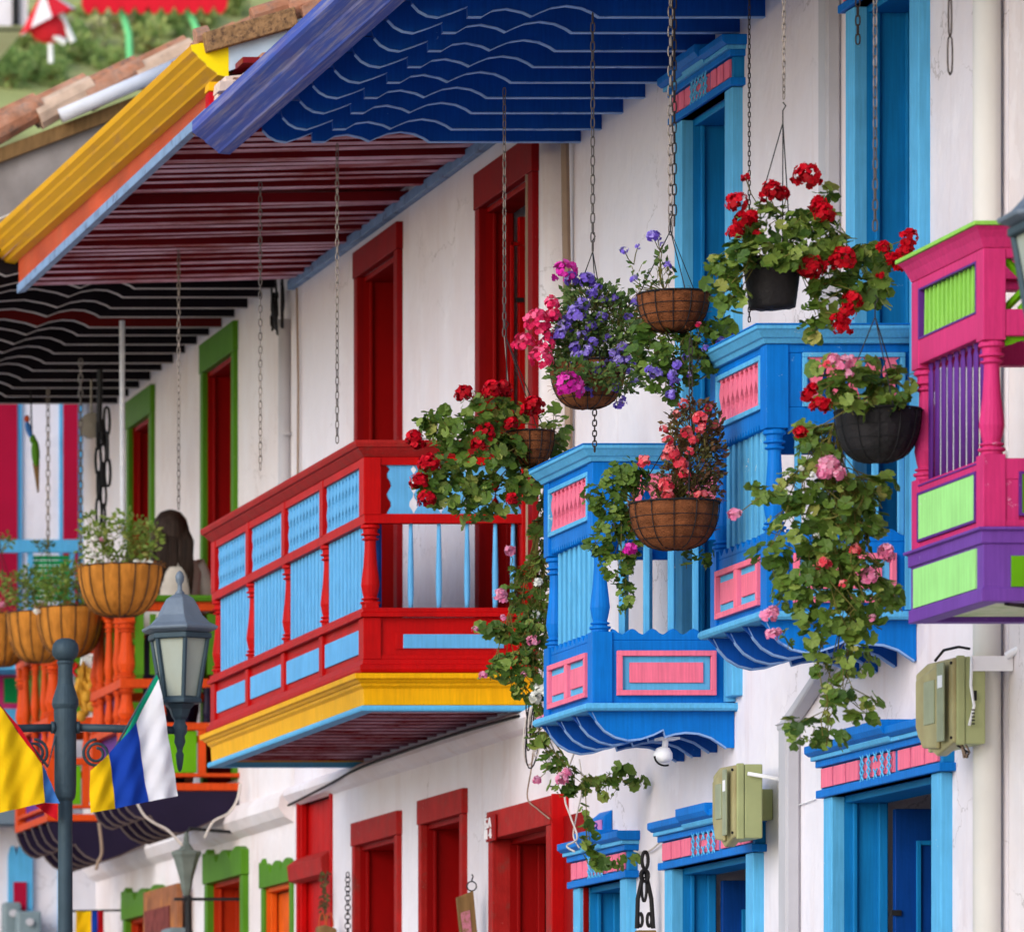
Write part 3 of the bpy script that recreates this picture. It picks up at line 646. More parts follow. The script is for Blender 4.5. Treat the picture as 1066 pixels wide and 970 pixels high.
def orange_balcony(house, Xb, Yn, Yf, z0, label):
    B = Balcony(house, Xb, Yn, Yf, z0, label); L, D = B.L, B.D; b = B.body; pw = .10
    b.box(Xb+.02, XW, Yn+.02, Yf-.02, z0+.0, z0+.03)
    for a, c in ((.0,.05),(.09,.115),(.40,.45),(.68,.74),(1.19,1.25)): B.ring_prism(b, [(-.06,a),(.0,a),(.0,c),(-.06,c)])
    for w0 in (.25, .52): B.end(b, w0, w0+.05, .11, .4, -.05, -.004); 
    for w0 in (.36,): B.end(b, w0, w0+.05, .74, 1.19, -.05, -.004)
    c = MB(); B.ring_prism(c, [(-.09,1.251),(.03,1.251),(.04,1.27),(.04,1.29),(-.09,1.29)]); B.add('handrail', c, M['green'], .003)
    for k, (px, py) in enumerate(((Xb+pw/2, Yn+pw/2), (Xb+pw/2, Yf-pw/2))):
        q = MB(); q.box(px-pw/2-.004, px+pw/2, py-pw/2-.004, py+pw/2+.004, z0+.001, z0+.451); q.box(px-pw*.45, px+pw*.45, py-pw*.45, py+pw*.45, z0+.68, z0+.75)
        q.box(px-pw*.45, px+pw*.45, py-pw*.45, py+pw*.45, z0+1.12, z0+1.25)
        q.lathe(turned(z0+.45, z0+.69, .05), px, py, 14); q.lathe(turned(z0+.74, z0+1.13, .052), px, py, 14); B.add('post', q, M['orange'], .004)
    n = 3; w = (L-2*pw)/n
    for k in range(n):
        cc = Yn+pw+(k+.5)*w
        q = MB(); q.lathe(turned(z0+.45, z0+.69, .03), Xb+.03, cc, 12); q.lathe(turned(z0+.74, z0+1.19, .03), Xb+.03, cc, 12); B.add('baluster', q, M['orange'])
    q = MB(); q.box(Xb+.06, Xb+.075, Yn+pw, Yf-pw, z0+.05, z0+.68); B.add('backing_panel', q, M['purple'])
    for k in range(3):
        q = MB(); q.box(Xb+.065, Xb+.08, Yn+pw+.02+k*w+.05, Yn+pw+(k+1)*w-.02, z0+.76, z0+1.17); B.add('lattice_panel', q, M['green'])
    q = MB(); B.end(q, pw+.02, .24, .12, .395, -.03, -.02); B.add('panel', q, M['greenp'])
    q = MB(); B.end(q, .31, .51, .12, .395, -.03, -.02); B.add('panel', q, M['greenp'])
    for (w0, w1) in ((pw, .16), (.2, .24), (.58, .68)):
        q = MB(); B.end(q, w0, w1, .77, 1.17, -.03, -.02); B.add('lattice_panel', q, M['green'])
    for j in range(3):
        cc = Xb+.28+.15*j; q = MB(); q.lathe(turned(z0+.45, z0+.69, .025), cc, Yn+.03, 10); B.add('baluster', q, M['corbelp'] if j != 0 else M['orange'])
    prof = [(0,0),(.02,-.06),(.05,-.12),(.10,-.165),(.15,-.18),(.20,-.16),(.22,-.19),(.27,-.24),(.33,-.27),(.40,-.28),(.46,-.26),(.52,-.24),(.60,-.2),(D-.002,-.12),(D-.002,0)]
    for k in range(5):
        y = Yn+.01+k*(L-.06)/4
        q = MB(); q.prism([(Xb+a, z0-.004+c) for a, c in prof], 'y', y, y+.03)
        e = MB()
        for j in range(len(prof)-2):
            (a, c), (a2, c2) = prof[j], prof[j+1]
            e.poly([(Xb+a, y-.004, z0-.012+c), (Xb+a2, y-.004, z0-.012+c2), (Xb+a2, y+.034, z0-.012+c2), (Xb+a, y+.034, z0-.012+c)])
            e.poly([(Xb+a, y-.004, z0-.004+c+.004), (Xb+a2, y-.004, z0-.004+c2+.004), (Xb+a2, y-.004, z0-.012+c2), (Xb+a, y-.004, z0-.012+c)])
        B.add('corbel', q, M['corbelp']); B.kids.append(('corbel_edge', e, M['corbele'], 0, False))
    return B.finish(M['orange'])

def rafters(parent, Ys, X0, zb, h, prof, mbody, medge, X1=XW, t=.032, painted=None):
    """boards square to the street with a carved tail; prof = (X, dz) from the wall outwards"""
    for i, y in enumerate(Ys):
        dz = rnd.uniform(-.006, .006); dx = rnd.uniform(-.015, .015)
        P = [(X1, zb+dz)] + [(x+dx, zb+z+dz) for x, z in prof] + [(X0, zb+h+dz), (X1, zb+h+dz)]
        q = MB(); q.prism(P, 'y', y, y+t, 0)
        n = len(P)-3
        for j in range(n):
            (a, c), (a2, c2) = P[j], P[j+1]
            if abs(a-a2) < .006: continue
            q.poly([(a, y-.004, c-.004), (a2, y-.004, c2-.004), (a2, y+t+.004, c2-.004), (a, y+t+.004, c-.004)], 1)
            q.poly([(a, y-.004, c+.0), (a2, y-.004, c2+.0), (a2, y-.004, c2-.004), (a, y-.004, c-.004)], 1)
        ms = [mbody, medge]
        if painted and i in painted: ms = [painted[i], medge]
        q.build('rafter', ms, parent)

def roof(parent, X0, z0, X1, pitch, Y0, Y1, m, r=.085, seg=.42):
    b = MB(); sl = math.tan(pitch)
    b.prism([(X0+.02, z0-.02), (X1, z0-.02+(X1-X0)*sl), (X1, z0-.06+(X1-X0)*sl), (X0+.02, z0-.06)], 'y', Y0, Y1)
    y = Y0+r
    L = (X1-X0)
    while y < Y1-r*.5:
        n = int(L/seg)
        for k in range(n):
            xa = X0+k*seg; xb = xa+seg*1.08; j = rnd.uniform(-.012, .012); lift = rnd.uniform(0, .012)
            A = []; Bq = []
            for q in range(7):
                a = math.pi*q/6
                A.append(b.av((xa+j, y-r*math.cos(a), z0+(xa-X0)*sl+r*.62*math.sin(a)+.02+lift)))
                Bq.append(b.av((xb+j, y-r*.8*math.cos(a), z0+(xb-X0)*sl+r*.5*math.sin(a)+.0)))
            for q in range(6): b.face((A[q], A[q+1], Bq[q+1], Bq[q]))
            C2 = []
            for q in range(7):
                a = math.pi*q/6
                C2.append(b.av((xa+j, y-(r-.018)*math.cos(a), z0+(xa-X0)*sl+(r*.62-.018)*math.sin(a)+.02+lift)))
            for q in range(6): b.face((A[q], C2[q], C2[q+1], A[q+1]))
        y += r*2.1
    return b.build('roof', m, parent)

def loft(b, pa, ya, pb, yb, m=0, segs=1):
    n = len(pa); rings = []
    for k in range(segs+1):
        t = k/segs; rings.append([b.av((pa[j][0]*(1-t)+pb[j][0]*t, ya*(1-t)+yb*t, pa[j][1]*(1-t)+pb[j][1]*t)) for j in range(n)])
    for k in range(segs):
        for j in range(n): b.face((rings[k][j], rings[k][(j+1)%n], rings[k+1][(j+1)%n], rings[k+1][j]), m)
    b.face(rings[0][::-1], m); b.face(rings[-1], m)

# ================================================================== SETTING
g = MB(); g.poly([(-300,-60,GZ),(300,-60,GZ),(300,400,GZ),(-300,400,GZ)])
tag(g.build('ground', M['earth']), kind='structure')
g = MB(); g.box(-2.5, 6.6, -20, 49, GZ-.2, GZ+.004); tag(g.build('road', M['asphalt']), kind='structure')
g = MB(); g.box(6.6, 8.6, -20, 49.4, GZ-.2, GZ+.13); tag(g.build('pavement', M['paving'], bevel=.01), kind='structure')

# ================================================================== PINK HOUSE (nearest)
Yp = yw(1050)
hp = thing('pink_house', 'nearest white house with the magenta, purple and lime balcony at the right edge', 'house', (XW, 20, GZ))
holes = [(22.2, 23.6, 1.75, 4.6)]
wall(hp, XW, 14.0, Yp, GZ, 6.6, holes, M['wall_warm'])
q = MB(); q.box(XW-.02, XW+.02, 22.15, 22.27, 1.75, 4.62); q.box(XW-.02, XW+.02, 23.53, 23.65, 1.75, 4.62); q.box(XW-.02, XW+.02, 22.15, 23.65, 4.55, 4.7)
o = q.build('door', M['crimson'], hp)
q = MB(); q.box(XW+.3, XW+.34, 22.2, 23.6, 1.75, 4.6); q.build('door_leaf', M['darkred'], o)
pipe = MB(); pipe.tube([(XW-.065, 25.28, GZ), (XW-.065, 25.28, 6.3)], .055, 16); pipe.box(XW-.03, XW, 25.22, 25.34, 3.0, 3.03); pipe.box(XW-.03, XW, 25.22, 25.34, 5.4, 5.43)
pipe.build('downpipe', M['cream'], hp, smooth=True)
pink_balcony(hp, 7.25, 23.28, 24.17, F and (1250-626)/6500*23.28, None)
q = MB(); q.box(6.2, XW, 14, 25.1, 5.6, 5.66); e = q.build('eave', M['rafter'], hp)
roof(hp, 6.15, 5.75, 12, R(19), 14, 25.15, M['tile'])

# ================================================================== BLUE HOUSE
Yb0, Yb1 = Yp, yw(597)
hb = thing('blue_house', 'white house with two blue and pink balconettes and blue doors', 'house', (XW, 28.5, GZ))
doors = []
H = []
for (xl, xr, zj, zb, lab) in ((702, 762, 5.20, 2.36, None), (880, 956, 5.20, 2.5, None)):
    h, o = opening(hb, 'balcony_door', xl, xr, zj+.02, zb, wj=.13, hl=.02, p=.05, d=.22, mats=('lblue','teal','blue'), leaf='open', leafw=.45); H.append(h); entablature(o, xl, xr, zj)
for (xl, xr, zj) in ((596.5, 652, 1.61), (691.5, 784, 1.61), (857, 979, 1.785)):
    h, o = opening(hb, 'door', xl, xr, zj+.02, GZ+.2, wj=.13, hl=.02, p=.05, d=.2 if xl > 850 else .17, mats=('lblue','teal','navy'), leaf='open', leafw=.42); H.append(h); entablature(o, xl, xr, zj)
wall(hb, XW, Yb0, Yb1, GZ, 5.75, H, M['wall'])
blue_balcony(hb, 7.31, 26.43, 27.32, 2.462-.0, 'upper balconette nearest the pink one')
blue_balcony(hb, 7.28, 29.27, 30.22, 2.30, 'lower balconette beside the red balcony')
ev = MB(); ev.box(6.25, XW, Yb0+.02, Yb1-.02, 5.605, 5.64); ev = ev.build('eave', M['rafter'], hb)
Yr = [32.2-.43*k for k in range(16)]
wave = [(7.18,0),(7.15,.02),(7.10,.042),(7.03,.052),(6.96,.042),(6.91,.022),(6.87,.003),(6.83,.022),(6.755,.038),(6.69,.03),(6.64,0),(6.575,0),(6.573,.046),(6.50,.018),(6.44,-.002),(6.39,.006),(6.35,.028),(6.32,.06)]
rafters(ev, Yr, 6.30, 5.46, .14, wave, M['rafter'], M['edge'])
f = MB(); pr = [(6.244,5.487),(6.185,5.492),(6.178,5.502),(6.118,5.548),(6.110,5.560),(6.060,5.592),(6.046,5.605),(6.046,5.66),(6.26,5.66),(6.26,5.50)]
loft(f, pr, 32.75, pr, Yb0, 0, 1); f.build('fascia', M['bluec'], hb)
roof(hb, 6.30, 5.74, 12, R(19), Yb0, 32.6, M['tile'])
# grey downspout with an elbow, between the two balconettes
q = MB(); pth = [W(872,-40), W(871,215), W(858,640), W(847,708)]
def duct(b, a, c, w=.13, d=.07):
    A = [b.av(v) for v in ((XW-d,a.y-w/2,a.z),(XW-d,a.y+w/2,a.z),(XW-.001,a.y+w/2,a.z),(XW-.001,a.y-w/2,a.z))]
    Bq = [b.av(v) for v in ((XW-d,c.y-w/2,c.z),(XW-d,c.y+w/2,c.z),(XW-.001,c.y+w/2,c.z),(XW-.001,c.y-w/2,c.z))]
    for k in range(4): b.face((A[k], A[(k+1)%4], Bq[(k+1)%4], Bq[k]))
    b.face(A); b.face(Bq[::-1])
a0 = W(872, -60); a1 = Vector((XW, a0.y, W(872, 690).z)); a2 = Vector((XW, yw(830), a1.z-.22)); a3 = Vector((XW, yw(830), GZ+.13))
duct(q, a0, a1); duct(q, a1, a2); duct(q, a2, a3); q.box(XW-.075, XW, a2.y-.075, a2.y+.075, a2.z-.03, a2.z+.01)
q.build('downspout', M['pipe'], hb, bevel=.012)

# ================================================================== RED HOUSE
Yr0, Yr1 = Yb1, yw(306.5)
hr = thing('red_house', 'white house with the long red balcony and maroon slatted eave', 'house', (XW, 36, GZ))
H = []
def add_op(*a, **k):
    h, o = opening(*a, **k); H.append(h); return o
add_op(hr, 'balcony_door', 368, 413, 5.71, 2.8, wj=.09, hl=.16, p=.035, d=.5, mats=('red_deep','darkred','darkred'))
add_op(hr, 'balcony_door', 494, 554, 5.66, 2.8, wj=.10, hl=.2, p=.035, d=.16, mats=('red_deep','darkred','red'), leaf='open', leafw=.05)
add_op(hr, 'door', 366, 413, 2.28, GZ+.2, wj=.075, hl=.14, p=.03, d=.3, mats=('red_worn','darkred','red'))
add_op(hr, 'door', 435, 481, 2.30, GZ+.2, wj=.075, hl=.14, p=.03, d=.3, mats=('red_worn','darkred','red'))
d3 = add_op(hr, 'door', 508, 573, 2.11, GZ+.2, wj=.10, hl=.15, p=.09, d=.2, mats=('red_worn','darkred','darkred'))
q = MB(); y3 = F*7.86/1573; q.box(XW-.09, XW-.001, y3-.03, y3-.012, GZ+.13, 2.118); q.box(XW-.03, XW-.001, y3-.45, y3-.034, GZ+.13, 2.0, 1); q.build('side_board', [M['red'], M['darkred']], d3, bevel=.004)
tr = add_op(hr, 'tall_window', 308, 344, 2.56, GZ+.2, wj=.05, hl=.02, p=.015, d=.05, mats=('red','red','red'))
q = MB(); ya, yb = yw(343), yw(309); q.prism([(XW+.01,2.0),(XW-.05,2.02),(XW-.06,2.12),(XW+.01,2.17)], 'y', ya-.02, yb+.02); q.build('transom', M['red_worn'], tr, bevel=.005)
wall(hr, XW, Yr0, Yr1, GZ, 6.0, H, M['wall'])
q = MB(); q.prism([(XW-.07,2.60),(XW-.075,2.565),(XW-.04,2.52),(XW,2.50),(XW,2.63),(XW-.03,2.625)], 'y', Yr0+.01, Yr1-.01); q.build('ledge', M['wall'], hr)
# number plate on the door head
q = MB(); pc = W(512, 862, XW-.1); q.box(XW-.112, XW-.10, pc.y-.12, pc.y+.09, pc.z-.07, pc.z+.07); npl = q.build('number_plate', M['darkred'], d3, bevel=.004)
q = MB()
def stroke(pts, r=.0055):
    for s in pts: q.tube([(XW-.116, pc.y-.015-(u*.06), pc.z+v*.06) for u, v in s], r, 5)
stroke([[(-1,.9),(-1.6,.9),(-1.6,.5),(-1.0,.45),(-1.0,.1),(-1.6,.1)], [(.5,.1),(.0,.9),(-.5,.1)], [(.3,.4),(-.3,.4)]])
stroke([[(-1.5,-.1),(-1.0,-.1),(-1.0,-.9),(-1.6,-.9),(-1.6,-.1)], [(.4,-.9),(.4,-.1),(-.4,-.65),(.6,-.65)]])
q.build('numerals', M['white'], npl)
red_balcony(hr, 7.05, 33.23, 37.56, 2.607, None)
# maroon slatted eave
ev = MB(); ev.box(6.24, XW, Yr0+.02, Yr1-.02, 5.90, 5.93); k = Yr0+.08
while k < Yr1-.08:
    dz = rnd.uniform(-.012, .012); sk = rnd.uniform(-.012, .012); w = rnd.uniform(.07, .12)
    if 35.7 < k < 36.2: dz = .05
    for (a, c, z1, mm) in ((k, k+w, 0, 0),):
        i = [ev.av(v) for v in ((6.25,k,5.775+dz),(XW,k,5.815+dz+sk),(XW,k+w,5.815+dz+sk),(6.25,k+w,5.775+dz),(6.25,k,5.83+dz),(XW,k,5.87+dz+sk),(XW,k+w,5.87+dz+sk),(6.25,k+w,5.83+dz))]
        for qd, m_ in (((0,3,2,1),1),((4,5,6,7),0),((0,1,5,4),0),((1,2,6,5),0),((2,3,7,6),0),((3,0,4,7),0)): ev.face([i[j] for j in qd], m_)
    k += rnd.choice((.195, .205, .215, .225))
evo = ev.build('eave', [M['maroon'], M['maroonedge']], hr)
q = MB(); q.prism([(6.19,5.745),(6.245,5.755),(6.245,5.84),(6.19,5.80)], 'y', Yr0+.0, Yr1-.01); q.box(XW-.05, XW-.002, Yr0+.02, Yr1-.02, 5.765, 5.825); q.build('edge_trim', M['bluegrey'], evo, bevel=.004)
rise = [(y, .105*(y-32.6)/7.7) for y in (32.6, 36.0, 39.7, 41.6)]
q = MB(); f = MB()
pa = [(6.205,5.862),(6.150,5.873),(6.142,5.884),(6.095,5.918),(6.088,5.932),(6.052,5.962),(6.044,5.976),(6.018,5.998),(6.010,6.03),(6.10,6.045),(6.205,6.03)]
for (y0, r0), (y1, r1) in zip(rise, rise[1:]):
    y1 = min(y1, 41.6)
    loft(f, [(x, z+r0) for x, z in pa], y0, [(x, z+r1) for x, z in pa], y1)
    if y0 < 39.6: loft(q, [(6.20,5.80),(6.20,5.868+r0),(6.24,5.868+r0),(6.24,5.80)], max(y0, Yr0+.35), [(6.20,5.80),(6.20,5.868+r1),(6.24,5.868+r1),(6.24,5.80)], min(y1, Yr1-.02))
q.build('fascia_board', M['orangef'], hr)
yc = f.build('yellow_cornice', M['yellowc'], hr)
q = MB(); q.prism([(x, z) for x, z in pa], 'y', 32.578, 32.597); q.build('cornice_end', mat('fresh_yellow_paint', C(250,220,10), .4, .05), yc)
q = MB(); a = E(216, 120, 32.5); c = E(230, 97, 32.5); q.box(a.x, c.x, 32.46, 32.56, a.z, c.z); q.prism([(a.x-.005,c.z+.003),(c.x+.03,c.z+.003),(c.x+.06,c.z+.05),(a.x,c.z+.05)], 'y', 32.45, 32.56, 1); q.build('bracket', [M['fred'], M['yellowc']], yc, bevel=.004)
roof(hr, 6.10, 6.045, 12, R(19), 32.8, 41.0, M['tile'])
# verge: big rough tile and clay tiles up the slope, pale board below
q = MB(); vy = 32.52
def slab(b, A, Bp, th, y0, y1, m=0):
    b.prism([(A.x, A.z), (Bp.x, Bp.z), (Bp.x-.02, Bp.z+th), (A.x-.02, A.z+th)], 'y', y0, y1, m)
slab(q, E(216,54,vy), E(311,27,vy), .10, vy, vy+.24, 1)
slab(q, E(318,24,vy), E(420,-14,vy), .09, vy, vy+.24, 0)
for (x0, y0, x1, y1, r) in ((262,18,300,6,.05),(290,20,312,12,.05),(300,12,345,-6,.06),(203,40,218,36,.05)):
    A = E(x0,y0,vy+.1); Bq = E(x1,y1,vy+.1); q.tube([A, Bq], r, 10, 0)
q.build('verge_tiles', [M['tile'], M['tile_b']], hr, bevel=.006)
q = MB(); slab(q, E(228,78,vy+.05), E(330,38,vy+.05), .12, vy+.06, vy+.1); q.build('verge_board', mat('pale_blue_board', C(186,208,226), .7, .15, 9, .2, dirt=C(220,220,224), dirtamt=.5), hr)
q = MB(); rr = random.Random(3)
for k in range(13):
    p0 = E(rr.uniform(228,300), 0, vy-.05); zt = (1250-(112-.62*(p0.x*F/(vy-.05)-1000-232)*1.0-rr.uniform(4,18)))/F*(vy-.05)
    s = rr.uniform(.03,.06); ang = rr.uniform(-.6,.6)
    q.prism([(p0.x-s, zt-.02), (p0.x+s, zt-.02+ang*.03), (p0.x+s*.8, zt+.03+ang*.03), (p0.x-s*.9, zt+.035)], 'y', vy-.12-rr.uniform(0,.1), vy-.02, k % 2)
q.build('broken_tiles', [M['tile'], mat('limewashed_tile', C(220,196,180), .9, .2, 20, .3)], hb, bevel=.005)
# round plaster pilaster in the corner with the blue house, thin pipe on the facade
q = MB(); q.tube([(XW-.03, yw(585), 2.6), (XW-.03, yw(585), 5.85)], .085, 16); q.build('corner_pilaster', M['wall_warm'], hr, smooth=True)
q = MB(); q.tube([(XW-.035, yw(302), 2.92), (XW-.035, yw(302), 5.6)], .04, 12); q.box(XW-.05, XW, yw(302)-.06, yw(302)+.06, 4.86, 4.88); q.build('downpipe', M['pipe'], hr, smooth=True)
for pts_, r_ in (([(XW-.03, yw(555), 3.4), (XW-.03, yw(555), 5.75)], .012), ([(XW-.04, yw(598.5), 2.4), (XW-.03, yw(598.2), 4.2), (XW-.05, yw(597), 5.75)], .022), ([W(309,300,XW-.02), W(310.5,400,XW-.02), W(310,500,XW-.02)], .008)):
    q = MB(); q.tube(pts_, r_, 6); q.build('wiring', M['wirek'], hr)

# ================================================================== GREEN-DOOR HOUSE (orange balconies)
Yg0, Yg1 = Yr1, 47.0
hg = thing('green_door_house', 'white house with two orange balconies and green edged doors under a black eave', 'house', (XW, 43, GZ))
H = []
add_op(hg, 'balcony_door', 208, 243, 5.84, 2.8, wj=.095, hl=.20, p=.03, d=.4, mats=('green','darkred','darkred'))
add_op(hg, 'balcony_door', 131, 157, 5.82, 2.8, wj=.10, hl=.20, p=.03, d=.4, mats=('green','darkred','darkred'))
gr = (M['orange'])
M['rust'] = mat('rust_red_wood', C(168,44,10), .5, .15, 5, .1)
M['rusto'] = mat('orange_brown_wood', C(214,88,16), .5, .15, 5, .1)
add_op(hg, 'door', 213, 252, 2.30, GZ+.2, wj=.09, hl=.15, p=.04, d=.2, mats=('green','rust','rust'), wavy=True)
add_op(hg, 'door', 272, 303, 2.14, GZ+.2, wj=.07, hl=.11, p=.015, d=.08, mats=('green','rusto','rusto'), wavy=True)
add_op(hg, 'door', 128, 167, 2.20, GZ+.2, wj=.09, hl=.15, p=.04, d=.2, mats=('green','rust','rust'), wavy=True)
wall(hg, XW, Yg0, Yg1, GZ, 6.0, H, M['wall_warm'])
q = MB(); q.prism([(XW-.09,2.56),(XW-.10,2.50),(XW-.06,2.44),(XW,2.40),(XW,2.62),(XW-.05,2.61)], 'y', Yg0+.01, Yg1); q.build('ledge', M['wall_warm'], hg)
q = MB(); q.tube([(XW+.02, Yg1+.02, 2.6), (XW+.02, Yg1+.02, 6)], .11, 20); q.build('rounded_corner', M['wall_warm'], hg, smooth=True)
orange_balcony(hg, 7.16, 41.36, 42.55, 2.72, 'nearer balcony')
orange_balcony(hg, 7.16, 44.35, 45.8, 2.70, 'farther balcony')
ev = MB(); ev.box(5.6, XW, Yg0+.0, Yg1-.2, 6.02, 6.05); ev = ev.build('eave', M['black'], hg)
wave2 = [(7.05,0),(7.02,.02),(6.95,.045),(6.87,.05),(6.78,.035),(6.70,.004),(6.62,.03),(6.48,.055),(6.32,.045),(6.15,.004),(6.08,.035),(6.0,.05),(5.9,.03),(5.8,0),(5.7,.04)]
M['ravred'] = mat('red_green_rafter', C(104,18,16), .4, .1)
Yq = [Yg0+.18+.45*k for k in range(15)]
rafters(ev, Yq, 5.65, 5.88, .14, wave2, M['black'], M['greyedge'], painted={5: M['ravred']})
roof(hg, 5.5, 6.1, 7.0, R(19), 41.7, 46.8, M['tile'])
# raised gable behind: mortar wall, clay verge, pale pipe
gy = 43.0
q = MB(); A = E(-120, 185, gy); B_ = E(560, -72, gy)
q.prism([(A.x, 6.05), (B_.x, 6.05), (B_.x, B_.z-.12), (A.x, A.z-.12)], 'y', gy, gy+4.0, 0); q.build('gable_wall', M['mortar'], hg)
q = MB()
dx = (B_.x-A.x); n = 13; r3 = random.Random(5)
for k in range(n):
    t0 = k/n; t1 = (k+1.12)/n; j = r3.uniform(-.02,.02)
    P0 = (A.x+dx*t0, gy-.05, A.z+(B_.z-A.z)*t0+.0+j); P1 = (A.x+dx*t1, gy-.05, A.z+(B_.z-A.z)*t1+.06+j)
    q.tube([P0, P1], [.10,.085], 10, k % 2)
    q.tube([(P0[0], gy+.15, P0[2]+.05), (P1[0], gy+.15, P1[2]+.05)], [.11,.09], 10, 0)
q.build('verge_tiles', [M['tile'], mat('pale_clay_tile', C(206,178,156), .9, .25, 9, .4, dirt=C(150,120,100), dirtamt=.5)], hg, smooth=False)
q = MB(); P0 = E(63, 121, gy-.15); P1 = E(190, 66, gy-.15); q.tube([P0, P1], .05, 14); q.build('gutter_pipe', M['pvc'], hg, smooth=True)
q = MB(); q.prism([(A.x,A.z-.2),(B_.x,B_.z-.2),(B_.x,B_.z-.1),(A.x,A.z-.1)], 'y', gy-.06, gy-.001); q.build('barge_board', M['wood'], hg)

# ================================================================== END HOUSE facing the camera
he = thing('end_house', 'crimson panelled white house closing the end of the street', 'house', (7.2, 50, GZ))
ye = 50.0
def ebox(b, x0, x1, ya, yb, d0, d1, m=0):
    A = E(x0, yb, ye); Bq = E(x1, ya, ye); b.box(A.x, Bq.x, ye-d1, ye-d0, A.z, Bq.z, m)
q = MB(); q.box(0.5, 9.8, ye, ye+4, GZ, 6.9); q.build('wall', M['wall'], he)
for (x0, x1) in ((-60, 17), (62, 80)):
    q = MB(); ebox(q, x0-.5, x1+5, 380, 690, .0, .03, 0); o = q.build('window', M['lblue'], he)
    q = MB(); ebox(q, x0+3, x1, 385, 688, .03, .05); q.build('shutter', M['crimson'], o)
q = MB(); ebox(q, -80, 96, 570, 583, .55, .62); ebox(q, -80, 96, 690, 697, .55, .62)
for x in (-60, 17, 60, 84): ebox(q, x, x+5, 583, 690, .55, .60)
ebox(q, -80, 96, 697, 703, -.0, .62)
o = q.build('balcony', M['lblue'], he)
q = MB()
for k in range(9): ebox(q, 22, 60, 586+5.2*k, 590.2+5.2*k, .56, .58)
q.build('louver_panel', M['deepgreen'], o)
q = MB(); ebox(q, -60, 20, 703, 738, .0, .05); ebox(q, 3, 17, 706, 732, .05, .06, 1); q.build('panel', [M['magenta'], M['deepgreen']], he)
q = MB(); ebox(q, -60, 20, 738, 760, .0, .05); q.build('panel', M['lblue'], he)
q = MB(); q.box(1.0, E(45,0,ye).x, ye-.4, ye-.002, E(0,860,ye).z, E(0,765,ye).z); q.build('shaded_wall_box', mat('shaded_wall_grey', C(108,122,134), .7, .1), he)  # shade on the white wall, put in as a grey box
q = MB(); pts = []
for k in range(13):
    t = k/12; p = E(8+25*t, 886+(5 if k % 4 == 0 else -6*abs(math.sin(t*math.pi*3))), ye); pts.append((p.x, p.z))
bt = E(8, 1000, ye)
q.prism([(pts[0][0], bt.z)] + pts + [(pts[-1][0], bt.z)], 'y', ye-.05, ye-.002); o = q.build('door', M['lblue'], he)
q = MB(); ebox(q, 13, 26, 918, 1000, .05, .07); q.build('door_leaf', M['crimson'], o)
q = MB(); ebox(q, 60, 65, 885, 1100, .0, .05); q.build('corner_board', M['lblue'], he)
roof(he, 7.0, 6.95, 13, R(12), 49.6, 54, M['tile'])

# ================================================================== HILL
h = MB(); n = 40
def hz(x, y): 
    t = max(0, min(1, (y-62)/60)); return GZ + t*t*(3-2*t)*25 + 1.2*math.sin(x*.13)+ .8*math.sin(y*.21+x*.07) - 1.2
idx = [[h.av((-90+5*i, 60+4*j, hz(-90+5*i, 60+4*j))) for i in range(n+1)] for j in range(28)]
for j in range(27):
    for i in range(n): h.face((idx[j][i], idx[j][i+1], idx[j+1][i+1], idx[j+1][i]))
tag(h.build('hill', M['grass'], smooth=True), kind='structure')
# ================================================================== CHAINS
def chain_mesh(b, top, bot, link=.045, wdt=.013, r=.0028, n=10, m=0, sway=.0):
    top = Vector(top); bot = Vector(bot); L = (top-bot).length; k = max(1, int(L/(link-2*r))); step = L/k
    d = (bot-top).normalized(); a = d.orthogonal().normalized(); c = d.cross(a); tw = rnd.uniform(0, 3)
    for i in range(k):
        ang = tw + (i % 2)*1.45 + .35*math.sin(i*.13)
        u = a*math.cos(ang)+c*math.sin(ang); ctr = top + d*step*(i+.5)
        pts = []
        for j in range(n):
            t = 2*math.pi*j/n; pts.append(ctr + d*(step*.5+r)*math.cos(t) + u*wdt*.5*(math.sin(t)*(1.25 if abs(math.sin(t)) < .8 else 1)))
        pts.append(pts[0]); b.tube(pts, r, 4, m, cap=False)
def hang_chain(x, yt, yb, X, label, link=.045, wdt=.018, r=.0032, mt='chain', tail=None, name='hanging_chain', group='chains hanging from the eaves'):
    Y = F*X/(x+1000.0); t = E(x, yt, Y); q = E(x, yb, Y); b = MB(); chain_mesh(b, t, q, link, wdt, r)
    if tail is not None:
        e = E(tail[0], tail[1], Y); b.tube([q, e], .0022, 5)
    o = b.build(name, M[mt]); recentre(o)
    return tag(o, label, 'chain', group)
hang_chain(186, 254, 530, 6.93, 'thin chain hanging from the maroon eave above the person on the orange balcony')
hang_chain(271, 190, 489, 6.93, 'chain hanging from the maroon eave left of the thin wall downpipe')
hang_chain(351, 150, 461, 6.95, 'chain hanging from the maroon eave just left of the first red upper door')
hang_chain(525, 92, 350, 7.19, 'chain hanging in front of the dark red upper door down to the red geranium basket', tail=(529, 400))
hang_chain(617, 14, 262, 7.12, 'chain holding the hot pink and violet flower basket', link=.05)
hang_chain(698, -44, 244, 7.12, 'chain with a knot of wire above the brown basket beside the blue balcony door', link=.05, wdt=.022, r=.0038)
hang_chain(702, -44, 235, 7.12, 'second darker chain right beside the chain with the wire knot', link=.05, mt='chaind')
hang_chain(780, -40, 335, 7.50, 'fine beaded chain on the white wall left of the black flowerpot', link=.026, wdt=.010, r=.0024, mt='chaind')
hang_chain(816, -60, 103, 7.15, 'chain ending in a hook above the black flowerpot', link=.032, wdt=.012)
hang_chain(911, -90, 240, 7.10, 'long chain in front of the right hand blue upper door', link=.045)
